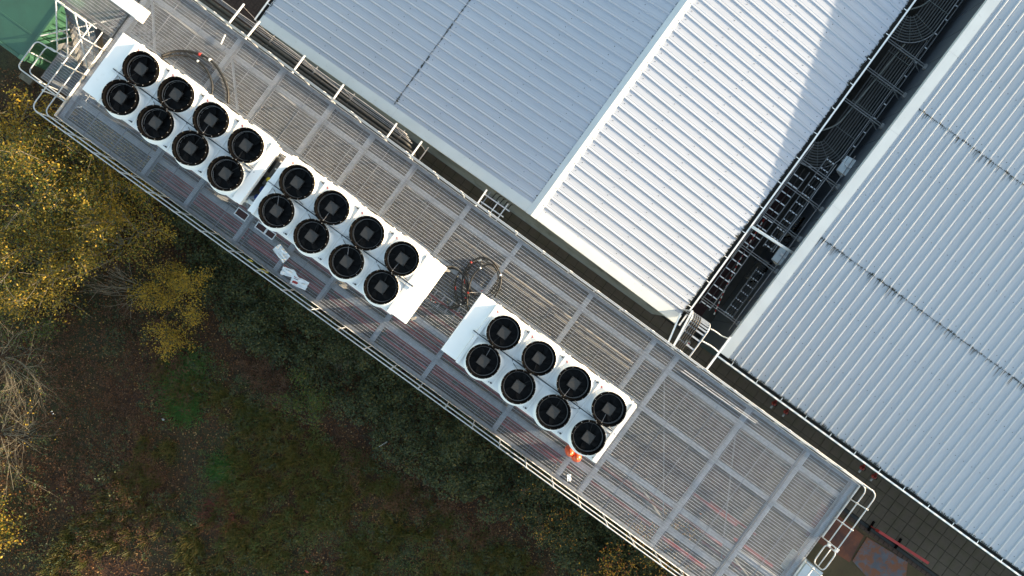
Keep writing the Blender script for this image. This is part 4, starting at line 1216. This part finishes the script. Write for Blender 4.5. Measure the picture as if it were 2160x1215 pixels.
for (u, v, lab) in ((1688, 492, 'black louvred vent on the slate wall, the upper of two in the alley'), (1626, 590, 'black louvred vent on the slate wall, the lower of two in the alley')):
    p = P(u, v, 1.6)
    y = p.y
    t = thing('louvre_vent', lab, 'vent', (7.0, y, 1.3), 'vents on the slate wall')
    MB().box(6.93, 6.998, y - 0.42, y + 0.42, 1.1, 2.0).build('frame', M['black'], t)
    for k in range(11):
        yy = y - 0.38 + k * 0.076
        MB().box(6.72, 6.928, yy - 0.006, yy + 0.006, 1.15, 1.95).build('slat', M['shade_steel'], t)
# white pole crossing the alley
t = MB().tube([P(1586, 478, 3.62), P(1676, 536, 3.3)], 0.05, 10).build('pole', M['white_steel'], None, True)
tag(t, 'white pole slanting across the alley from the gutter to the slate wall', 'pole')
# black flexible tails by the vents
tn = ('uppermost', 'second', 'third', 'fourth', 'fifth', 'lowest')
for k in range(6):
    p0, p1, p2 = P(1640 + 9 * k, 505 - 3 * k, 2.4), P(1652 + 7 * k, 520 - 8 * k, 2.3), P(1672 + 5 * k, 505 - 5 * k, 2.0)
    t = MB().tube(smooth_curve([p0, p1, p2], 6), 0.02, 6).build('cable_tail', M['rubber'], None, True)
    tag(t, tn[5 - k] + ' black cable tail from the top in the tangle above the louvred vents', 'cable', 'black cable tails in the alley')

# cable ladder leaving the platform and dropping into the alley
lt = thing('drop_ladder', 'white cable ladder arching off the platform edge and dropping into the alley', 'cable ladder', tuple(P(1450, 730, 5.0)))
LZ = 5.35
def arch(u0, v0, u1, v1):
    a, b = P(u0, v0, LZ), P(u1, v1, LZ)
    d = (b - a)
    return smooth_curve([a, a + d * 0.6, a + d * 0.85 + Vector((0, 0, -0.05)), a + d * 1.0 + Vector((0, 0, -0.3)), a + d * 1.04 + Vector((0, 0, -0.8)), a + d * 1.04 + Vector((0, 0, -2.2))], 5)
r1, r2 = arch(1420, 733, 1466, 660), arch(1451, 757, 1503, 686)
for rr in (r1, r2):
    MB().tube(rr, 0.024, 6).build('side_rail', M['galv_rail'], lt, True)
for k in range(2, len(r1), 2):
    MB().beam(r1[k], r2[k], 0.05, 0.02).build('rung', M['galv_rail'], lt)
for k in range(4):
    f = 0.12 + 0.11 * k
    pts = [p.lerp(q, f) + Vector((0, 0, 0.03)) for p, q in zip(r1, r2)]
    MB().tube(pts, 0.019, 6).build('cable', M['rubber'], lt, True)
for (u0, v0, u1, v1, w, z, lab) in ((1436, 660, 1408, 726, 0.045, 5.38, 'white strut beside the arching cable ladder, nearer the white roof'), (1461, 655, 1420, 731, 0.05, 5.42, 'white strut beside the arching cable ladder, touching its side rail'),
                             (1541, 711, 1488, 782, 0.055, 5.3, 'thick white strut standing off the platform at the corner of the grey warehouse')):
    a, b = P(u0, v0, z), P(u1, v1, z)
    s = thing('strut_bracket', lab, 'strut', (b.x, DY1, z), 'struts at the alley mouth')
    MB().beam(a, b, w, w).build('bar', M['white_steel'], s)
    MB().box(b.x - 0.06, b.x + 0.06, DY1 + 0.009, DY1 + 0.02, z - 0.08, z + 0.06).build('end_plate', M['galv'], s)
o = MB().tube(smooth_curve([P(1478, 718, 4.6), P(1500, 730, 4.6), P(1517, 744, 4.6)], 4), 0.025, 6).build('short_tube', M['white_steel'], None, True)
tag(o, 'short white tube crossing the alley mouth below the thick strut', 'tube')
o = MB().tube(smooth_curve([P(1498, 693, 4.0), P(1512, 701, 4.0), P(1523, 709, 4.0), P(1537, 714, 4.4)], 5), 0.02, 6).build('hook_conduit', M['white_steel'], None, True)
tag(o, 'bent pale conduit between the arching ladder and the thick strut', 'conduit')
p = P(1463, 727, 1.0)
t = thing('ball_float', 'small white ball with a red patch on the ground below the arching ladder', 'ball', (p.x, p.y, 0))
MB().lathe([(0.0, 0.0), (0.08, 0.02), (0.12, 0.10), (0.08, 0.19), (0.0, 0.21)], 16, (p.x, p.y, 0)).build('shell', M['white_steel'], t, True)
MB().bbox(p.x + 0.0, p.x + 0.07, p.y - 0.03, p.y + 0.03, 0.19, 0.22, 0.004).build('cap', M['red'], t)

# ------------------------------------------------------------------ path-side things
for i, (u, v) in enumerate(((1634, 850), (1659, 868), (1820, 986), (1845, 1004))):
    p = P(u, v, 0.55)
    where = ('nearer the alley', 'second from the alley', 'third from the alley', 'farthest from the alley')[i]
    t = thing('inlet_valve', 'dark red dry-riser inlet valve under the grey gutter, ' + where, 'valve', (p.x, p.y, 0), 'red inlet valves along the warehouse wall')
    y = max(p.y, 2.18)
    MB().tube([(p.x, 2.45, 0.55), (p.x, y - 0.03, 0.55)], 0.05, 10).build('pipe', M['redox'], t, True)
    MB().lathe([(0.0, 0.09), (0.05, 0.08), (0.085, 0.03), (0.085, -0.07), (0.05, -0.11), (0.0, -0.11)], 14, (p.x, y - 0.02, 0.55)).build('body', M['redox'], t, True)
    MB().tube([(p.x, y - 0.1, 0.52), (p.x + 0.02, y - 0.23, 0.48)], 0.038, 10).build('outlet', M['conduit'], t, True)
    MB().lathe([(0.075, 0.0), (0.075, 0.015), (0.06, 0.015), (0.06, 0.0)], 14, (p.x - 0.01, y - 0.05, 0.68), True).build('hand_wheel', M['black'], t, True)
    MB().beam((p.x - 0.08, y - 0.05, 0.687), (p.x + 0.06, y - 0.05, 0.687), 0.012, 0.01).build('spoke', M['black'], t)
def plate(label, quad, m, name='steel_plate', z=0.0, patches=()):
    c = [P(u, v, z) for u, v in quad]
    cen = sum(c, Vector()) / len(c)
    t = thing(name, label, 'plate', (cen.x, cen.y, -0.03), 'steel plates on the bare soil')
    n = len(c)
    vs = [(p.x, p.y, -0.028) for p in c] + [(p.x, p.y, 0.004) for p in c]
    MB().add(vs, [tuple(range(n - 1, -1, -1)), tuple(range(n, 2 * n))] + [(i, (i + 1) % n, n + (i + 1) % n, n + i) for i in range(n)]).build('plate', m, t)
    for (q, mm) in patches:
        cc = [P(u, v, z) for u, v in q]
        k = len(cc)
        MB().add([(p.x, p.y, 0.0065) for p in cc], [tuple(range(k))]).build('paint_patch', mm, t)
plate('rusty red-brown steel plate on the soil at the platform corner', [(1735, 1060), (1822, 1130), (1815, 1142), (1792, 1186), (1700, 1128)], M['rust'])
plate('weathered blue-grey steel plate with a red corner beside the path', [(1829, 1133), (1915, 1186), (1905, 1260), (1870, 1262), (1798, 1183)], M['paintedplate'])
t = thing('road_barrier', 'long red plastic barrier board standing on black feet beside the drain', 'barrier', (P(1908, 1155, 0).x, P(1908, 1155, 0).y, 0))
a, b = P(1857, 1123, 0.9), P(1957, 1187, 0.75)
MB().beam((a.x, a.y, 0.70), (b.x, b.y, 0.70), 0.10, 0.22).build('board', M['red'], t)
d = (b - a); d.z = 0; d.normalize(); s = Vector((-d.y, d.x, 0))
for f in (0.06, 0.62):
    p = a.lerp(b, f)
    q = Vector((p.x, p.y, 0.03))
    MB().beam(q - s * 0.22, q + s * 0.22, 0.07, 0.06).build('foot', M['black'], t)
    MB().beam(Vector((p.x, p.y, 0.06)), Vector((p.x, p.y, 0.58)), 0.04, 0.04).build('leg', M['redox'], t)

# ------------------------------------------------------------------ green container
ct = thing('shipping_container', 'green steel container with ribbed sides beyond the stair tower', 'container', (-19.65, -0.6, 0))
cx0, cx1, cy0, cy1, cz = -20.86, -18.42, -3.62, 2.44, 2.6
MB().box(cx0 + 0.04, cx1 - 0.04, cy0 + 0.04, cy1 - 0.04, 0.1, cz - 0.02).build('body', M['green'], ct)
mb = MB()
nn = 23
for i in range(nn):
    y0 = cy0 + 0.08 + i * (cy1 - cy0 - 0.16) / nn
    mb.add([(cx1 - 0.04, y0, 0.12), (cx1, y0 + 0.05, 0.12), (cx1, y0 + 0.15, 0.12), (cx1 - 0.04, y0 + 0.2, 0.12), (cx1 - 0.04, y0, cz - 0.05), (cx1, y0 + 0.05, cz - 0.05), (cx1, y0 + 0.15, cz - 0.05), (cx1 - 0.04, y0 + 0.2, cz - 0.05)],
           [(0, 1, 5, 4), (1, 2, 6, 5), (2, 3, 7, 6)])
mb.build('side_ribs', M['green'], ct)
MB().bbox(cx0, cx1 + 0.01, cy0, cy0 + 0.1, cz - 0.1, cz + 0.02, 0.01).build('top_rail', M['green'], ct)
MB().bbox(cx1 - 0.08, cx1 + 0.01, cy0 + 0.101, cy1, cz - 0.1, cz + 0.02, 0.01).build('top_rail', M['green'], ct)
MB().bbox(cx0, cx0 + 0.08, cy0 + 0.101, cy1, cz - 0.1, cz + 0.02, 0.01).build('top_rail', M['green'], ct)
for i in range(3):
    y0 = cy0 + 0.9 + i * 1.9
    MB().bbox(cx0 + 0.1, cx1 - 0.1, y0, y0 + 0.06, cz - 0.019, cz - 0.012, 0.003).build('roof_rib', M['green'], ct)
for (x, y) in ((cx1 - 0.17, cy0), (cx0, cy0)):
    MB().bbox(x, x + 0.18, y - 0.004, y + 0.16, cz + 0.021, cz + 0.04, 0.006).build('corner_casting', M['green'], ct)
MB().bbox(P(55, 166, 0.1).x - 0.3, P(55, 166, 0.1).x + 0.25, P(55, 166, 0.1).y - 0.12, P(55, 166, 0.1).y + 0.12, -0.3, 0.1, 0.02).build('timber_block', M['bark'])
tag(bpy.data.objects['timber_block'], 'weathered timber block on the ground at the container corner', 'timber')

# ------------------------------------------------------------------ vegetation
random.seed(5)
def leaf_obj(name, pos, size, m, parent=None, up=0.5, aspect=0.6):
    o = put(name, quads_mesh(name, leaves(pos, size, up, aspect), m))
    if parent is not None:
        o.parent = parent
        o.matrix_parent_inverse = Matrix.Translation(-Vector(parent.location))
    return o

def grow(mb, p, d, length, r, depth, tips, spread=0.7, droop=0.0, sides=5, kids=(3, 4)):
    """one branch with forks; collects points along the twigs"""
    n = 5
    pts = [Vector(p)]
    dd = Vector(d).normalized()
    for i in range(n):
        dd = (dd + Vector((random.gauss(0, 0.13), random.gauss(0, 0.13), random.gauss(0, 0.10) - droop))).normalized()
        pts.append(pts[-1] + dd * length / n)
    mb.tube(pts, r, sides, r * 0.45, caps=False)
    if depth == 0:
        tips.extend(pts[1:])
        return
    tips.append(pts[-1])
    for k in range(random.randint(*kids)):
        t = random.uniform(0.3, 1.0)
        q = pts[min(n, int(t * n))]
        ax = Vector((random.gauss(0, 1), random.gauss(0, 1), random.gauss(0, 0.6))).normalized()
        nd = (dd + ax * spread).normalized()
        grow(mb, q, nd, length * random.uniform(0.5, 0.75), r * 0.5, depth - 1, tips, spread, droop, max(3, sides - 1), kids)

def shrub(name, label, cat, base, stems, length, r, m_twig, foliage=(), depth=2, spread=0.7, tilt=0.6, lean=(0, 0, 0), group=None, kids=(3, 4), droop=0.0):
    """stems from one base with leaves clumped round the twigs; foliage = ((material, count, size, scatter), ...)"""
    base = Vector(base)
    t = thing(name, label, cat, tuple(base), group)
    tips = []
    for s in range(stems):
        mb = MB()
        a = random.uniform(0, 2 * math.pi)
        d = Vector((math.cos(a) * tilt, math.sin(a) * tilt, 1.0)) + Vector(lean)
        grow(mb, base + Vector((math.cos(a) * 0.08, math.sin(a) * 0.08, -0.05)), d, length * random.uniform(0.75, 1.15), r * random.uniform(0.7, 1.1), depth, tips, spread, droop, 6, kids)
        mb.build('stem', m_twig, t, True)
    tp = np.array([tuple(p) for p in tips])
    for (m, cnt, size, sc) in foliage:
        # leaves bunch on some of the twigs only, leaving gaps
        keep = tp[rng.random(len(tp)) < 0.75]
        idx = rng.integers(0, len(keep), cnt)
        pos = keep[idx] + rng.normal(size=(cnt, 3)) * sc
        pos[:, 2] = np.maximum(pos[:, 2], base.z + 0.05)
        leaf_obj('foliage', pos, size, m, t)
    return t

def gp(u, v):
    p = P(u, v, 0.0)
    return (p.x, p.y, gz(p.x, p.y))

# yellow-leaved trees
R_ = (0.809, 0.588)          # plan direction to the picture's right
shrub('autumn_tree', 'large autumn tree with yellow-green leaves and grey stems at the picture\'s left edge', 'tree', gp(60, 455), 15, 2.7, 0.05, M['bark'],
      ((L['yellow'], 8500, 0.082, 0.17), (L['green'], 4200, 0.08, 0.22), (L['bramble'], 2500, 0.08, 0.3)), 2, 0.7, 0.85, (0.25, 0.2, 0.0))
shrub('autumn_tree', 'yellow autumn tree below the stair tower with leaves reaching the platform rail', 'tree', gp(215, 400), 10, 2.3, 0.045, M['bark'],
      ((L['yellow'], 6800, 0.078, 0.17), (L['green'], 3000, 0.075, 0.2), (L['bramble'], 1500, 0.09, 0.25)), 2, 0.75, 0.75, (0.15, 0.0, 0.0))
shrub('autumn_tree', 'ochre autumn tree spreading lowest of the left-hand yellow trees', 'tree', gp(255, 520), 11, 2.2, 0.04, M['bark'],
      ((L['yellow'], 6500, 0.074, 0.17), (L['gold'], 1500, 0.07, 0.18), (L['bramble'], 1500, 0.08, 0.22)), 2, 0.75, 0.85)
shrub('autumn_tree', 'pale ochre tree with many bare twigs below the big left-edge tree', 'tree', gp(110, 560), 12, 2.0, 0.035, M['bark'],
      ((L['yellow'], 6500, 0.074, 0.19), (L['gold'], 900, 0.07, 0.2)), 2, 0.7, 0.9)
shrub('autumn_tree', 'yellow autumn tree at the left edge just below the green container', 'tree', gp(20, 300), 9, 2.0, 0.04, M['bark'],
      ((L['gold'], 2600, 0.095, 0.16), (L['yellow'], 3000, 0.095, 0.16)), 2, 0.75, 0.75)
shrub('golden_shrub', 'compact golden-leaved shrub standing alone on the dark undergrowth', 'shrub', gp(372, 640), 9, 1.55, 0.018, M['twig'],
      ((L['gold'], 4600, 0.066, 0.12), (L['yellow'], 1500, 0.066, 0.2), (L['bramble'], 1500, 0.06, 0.15)), 2, 0.85, 0.9, (0.1, 0.05, 0))
shrub('autumn_tree', 'loose yellow-green sapling between the ochre tree and the platform rail', 'tree', gp(325, 480), 7, 1.6, 0.02, M['bark'],
      ((L['yellow'], 1900, 0.07, 0.18), (L['green'], 900, 0.07, 0.2)), 2, 0.8, 0.9)
shrub('autumn_tree', 'lit yellow-green tree at the lower left corner of the picture', 'tree', gp(-25, 1130), 9, 1.7, 0.035, M['bark'],
      ((L['yellow'], 4500, 0.085, 0.16), (L['green'], 1600, 0.08, 0.18)), 2, 0.8, 0.8)
shrub('orange_shrub', 'orange-leaved shrub at the bottom edge beside the platform rail', 'shrub', gp(1340, 1200), 10, 2.3, 0.028, M['twig'],
      ((L['orange'], 5200, 0.08, 0.18), (L['gold'], 1200, 0.075, 0.14)), 2, 0.8, 0.85)
shrub('orange_shrub', 'small yellow and orange shrub hugging the rail a little above the bottom edge', 'shrub', gp(1180, 1110), 7, 1.0, 0.018, M['twig'],
      ((L['orange'], 900, 0.065, 0.13), (L['bramble'], 2000, 0.065, 0.16)), 2, 0.8, 0.9)
shrub('green_shrub', 'fresh green shrub among the dark brambles below the middle of the platform', 'shrub', gp(640, 830), 9, 0.8, 0.014, M['twig'],
      ((L['green'], 1700, 0.065, 0.12), (L['bramble'], 900, 0.065, 0.15)), 2, 0.75, 1.0)
shrub('green_shrub', 'green leafy shrub at the left edge under the yellow trees', 'shrub', gp(70, 650), 10, 1.1, 0.016, M['twig'],
      ((L['green'], 2600, 0.07, 0.15), (L['bramble'], 1500, 0.07, 0.2)), 2, 0.8, 1.0)
# bare shrubs
bg_ = 'bare shrubs at the left edge'
shrub('bare_shrub', 'bare grey-stemmed shrub at the left edge, the upper of two', 'shrub', gp(-5, 755), 15, 2.7, 0.010, M['bark'], ((L['green'], 250, 0.06, 0.1),), 2, 0.5, 0.6, (0.9, 0.6, 0), bg_)
shrub('bare_shrub', 'bare grey-stemmed shrub at the left edge, the lower of two', 'shrub', gp(-5, 915), 12, 2.8, 0.011, M['bark'], ((L['yellow'], 150, 0.06, 0.1),), 2, 0.45, 0.5, (1.0, 0.7, 0), bg_)
shrub('bare_shrub', 'bare pale twigs between the ochre tree and the golden shrub', 'shrub', gp(300, 612), 9, 1.5, 0.016, M['bark'], (), 2, 0.6, 0.7, (-0.9, -0.5, 0), bg_)
shrub('bare_shrub', 'reddish bare shrub on the brown patch left of the fresh green shrub', 'shrub', gp(570, 800), 16, 0.95, 0.010, M['twig'], (), 2, 0.8, 1.2)
shrub('red_shrub', 'low shrub of dark red stems in the lower grass', 'shrub', gp(465, 1078), 34, 0.8, 0.008, M['redtwig'], (), 2, 0.8, 1.5)
shrub('bare_shrub', 'thin grey bare twigs leaning over the rail at the lower platform edge', 'shrub', gp(1130, 1030), 9, 1.6, 0.012, M['twig'], ((L['orange'], 200, 0.06, 0.1),), 2, 0.6, 0.9)
shrub('bare_shrub', 'brown bare twigs under the rail between two brambles, left of centre', 'shrub', gp(740, 735), 7, 1.1, 0.010, M['bark'], (), 2, 0.6, 0.9)

# brambles: a tangled mass
BR = [(352, 440), (430, 430), (560, 560), (720, 690), (900, 815), (1060, 920), (1190, 1010), (1290, 1085), (1400, 1160), (1450, 1260), (1250, 1230), (1130, 1130), (980, 1050), (860, 990), (760, 900), (640, 790), (520, 740), (450, 640), (400, 560)]
def clumps(poly, ncl, per, rad, hgt, seed, keep=-9.0, base=0.0):
    """domed leaf clumps scattered over an area, so that tops catch light and gaps stay dark"""
    cen = sample_poly(poly, ncl)
    out = []
    for (x, y) in cen:
        if fbm(x, y, 0.5, seed) < keep: continue
        k = 0.55 + 0.9 * abs(fbm(x, y, 0.9, seed + 5)) + random.uniform(-0.15, 0.25)
        R, H = rad * k * random.uniform(0.7, 1.3), hgt * k
        n = max(6, int(per * k))
        a = rng.uniform(0, 2 * np.pi, n); q = np.sqrt(rng.uniform(0, 1, n))
        dz = H * np.sqrt(np.maximum(0, 1 - q * q)) * rng.uniform(0.75, 1.0, n)
        z0 = gz(x, y) + base
        out.append(np.column_stack([x + R * q * np.cos(a), y + R * q * np.sin(a), z0 + 0.03 + dz]))
    return np.vstack(out)
pos = clumps(BR, 1900, 42, 0.36, 0.9, 8.0)
o = leaf_obj('bramble_thicket', pos, 0.085, L['bramble'], None, 0.35)
tag(o, 'dark green bramble thicket along the foot of the platform', 'brambles', kind='stuff')
# low green leaves elsewhere
LOW = [(-60, 560), (200, 600), (420, 560), (560, 760), (760, 900), (1000, 1060), (1180, 1160), (1220, 1270), (-80, 1270)]
pos = clumps(LOW, 1300, 26, 0.24, 0.35, 31.0, -0.12)
o = leaf_obj('ground_ivy', pos, 0.068, L['bramble'], None, 0.5)
tag(o, 'low dark leaves creeping over the woodland floor', 'ground cover', kind='stuff')
RU = [(60, 640), (280, 640), (380, 700), (420, 800), (390, 960), (330, 1120), (180, 1180), (40, 1080), (90, 850)]
pos = np.vstack([clumps(RU, 1200, 30, 0.22, 0.32, 52.0, -0.35), clumps([(480, 740), (600, 760), (640, 860), (560, 860)], 120, 30, 0.22, 0.3, 53.0), clumps([(700, 930), (900, 1010), (1080, 1120), (1000, 1160), (760, 1040)], 420, 28, 0.22, 0.3, 54.0, -0.2)])
o = leaf_obj('russet_herbs', pos, 0.06, L['russet'], None, 0.6, 0.4)
tag(o, 'withered russet herbs covering the brown parts of the clearing', 'ground cover', kind='stuff')
GC = [(380, 740), (470, 770), (600, 860), (760, 960), (900, 1040), (1050, 1130), (1120, 1270), (330, 1270), (360, 1100), (420, 960), (350, 840)]
pos = clumps(GC, 1100, 28, 0.24, 0.22, 61.0, -0.1)
o = leaf_obj('moss_cover', pos, 0.06, L['fern'], None, 0.6, 0.4)
tag(o, 'mossy green herbs covering the clearing below the platform', 'ground cover', kind='stuff')
# fallen leaves
ALL = [(-80, 130), (60, 150), (160, 300), (480, 520), (900, 840), (1300, 1120), (1440, 1280), (-80, 1280)]
xy = sample_poly(ALL, 56000)
pos = np.array([(x, y, gz(x, y) + random.uniform(0.008, 0.05)) for x, y in xy])
o = leaf_obj('leaf_litter', pos, 0.068, L['litter'], None, 0.9, 0.7)
tag(o, 'brown fallen leaves covering the woodland floor', 'leaf litter', kind='stuff')
# grass blades
def blades(xy, h, w, m, name, label, lo=0.5):
    n = len(xy)
    z0 = np.array([gz(x, y) for x, y in xy])
    a = rng.uniform(0, 2 * np.pi, n)
    H = h * rng.uniform(lo, 1.2, n)
    lean = rng.uniform(0.3, 1.3, n) * H
    dx, dy = np.cos(a), np.sin(a)
    V = np.empty((n, 4, 3))
    V[:, 0] = np.column_stack([xy[:, 0] - dy * w, xy[:, 1] + dx * w, z0])
    V[:, 1] = np.column_stack([xy[:, 0] + dy * w, xy[:, 1] - dx * w, z0])
    V[:, 2] = np.column_stack([xy[:, 0] + dx * lean + dy * w * .4, xy[:, 1] + dy * lean - dx * w * .4, z0 + H])
    V[:, 3] = np.column_stack([xy[:, 0] + dx * lean - dy * w * .4, xy[:, 1] + dy * lean + dx * w * .4, z0 + H])
    o = put(name, quads_mesh(name, V, m))
    tag(o, label, 'grass', kind='stuff')
GR = [(330, 760), (560, 860), (760, 960), (960, 1080), (1140, 1190), (1160, 1280), (60, 1280), (130, 1120), (290, 950)]
cen = sample_poly(GR, 1900)
cen = cen[np.array([fbm(x, y, 0.45, 44.0) + random.gauss(0, 0.2) > -0.1 for x, y in cen])]
xy = np.repeat(cen, 34, axis=0) + rng.normal(size=(len(cen) * 34, 2)) * 0.07
blades(xy, 0.26, 0.010, L['grass'], 'rough_grass', 'rough olive grass on the shaded ground below the platform')
def tuft(u, v, n, s):
    c = Vector(gp(u, v))
    return rng.normal(size=(n, 2)) * s + np.array([c.x, c.y])
b1_ = np.vstack([tuft(378, 830, 1800, 0.5), tuft(385, 865, 1000, 0.28), tuft(400, 770, 700, 0.4)])
b2_ = tuft(466, 992, 1500, 0.24)
blades(np.vstack([b1_, b2_]), 0.2, 0.010, L['bright'], 'bright_grass', 'two tufts of brighter green grass in the dark clearing')
# twigs and dead stems on the floor
mb = MB()
xy = sample_poly(ALL, 1500)
for (x, y) in xy:
    a = random.uniform(0, 6.28); l = random.uniform(0.2, 0.9)
    z = gz(x, y)
    p = [Vector((x, y, z + 0.03)), Vector((x + math.cos(a) * l * .5, y + math.sin(a) * l * .5, z + random.uniform(0.05, 0.3))), Vector((x + math.cos(a + .3) * l, y + math.sin(a + .3) * l, z + random.uniform(0.02, 0.25)))]
    mb.tube(p, random.uniform(0.003, 0.007), 3, 0.002, caps=False)
o = mb.build('dead_stems', M['twig']); tag(o, 'thin dead bramble stems strewn over the floor', 'twigs', kind='stuff')
# litter
for (u, v, m, lab, nm, s) in ((344, 885, M['conduit'], 'small pale sliver of litter on the dark woodland floor', 'litter_strip', 0.07), (646, 1207, M['red'], 'scrap of red litter at the bottom edge of the grass', 'litter_scrap', 0.10)):
    p = Vector(gp(u, v))
    o = MB().add([(p.x - s, p.y, p.z + 0.22), (p.x + s * .2, p.y - 0.05, p.z + 0.2), (p.x + s, p.y + 0.03, p.z + 0.24), (p.x + s * .1, p.y + 0.06, p.z + 0.26),
                  (p.x - s, p.y, p.z + 0.2), (p.x + s * .2, p.y - 0.05, p.z + 0.18), (p.x + s, p.y + 0.03, p.z + 0.22), (p.x + s * .1, p.y + 0.06, p.z + 0.24)],
                 [(0, 1, 2, 3), (7, 6, 5, 4), (0, 4, 5, 1), (1, 5, 6, 2), (2, 6, 7, 3), (3, 7, 4, 0)]).build(nm, m, None, False, tuple(p))
    tag(o, lab, 'litter')

# small pale scraps on the undergrowth
p0, p1 = P(800, 942, 0.9), P(818, 931, 0.9)
t = thing('dashed_tape', 'short strip of white dashed tape caught on the brambles', 'litter', (p0.x, p0.y, p0.z))
for k in range(6):
    f = k / 6.0
    q0, q1 = p0.lerp(p1, f), p0.lerp(p1, f + 0.09)
    MB().beam(q0, q1, 0.03, 0.006).build('dash', M['conduit'], t)
p0 = P(106, 866, 1.0)
t = thing('striped_scrap', 'small black and white striped scrap caught in the lower bare shrub', 'litter', tuple(p0))
for k in range(4):
    MB().beam(p0 + Vector((k * 0.045, -k * 0.02, 0)), p0 + Vector((k * 0.045 + 0.04, -k * 0.02 + 0.05, 0.02)), 0.035, 0.02).build('stripe', M['conduit'] if k % 2 else M['black'], t)
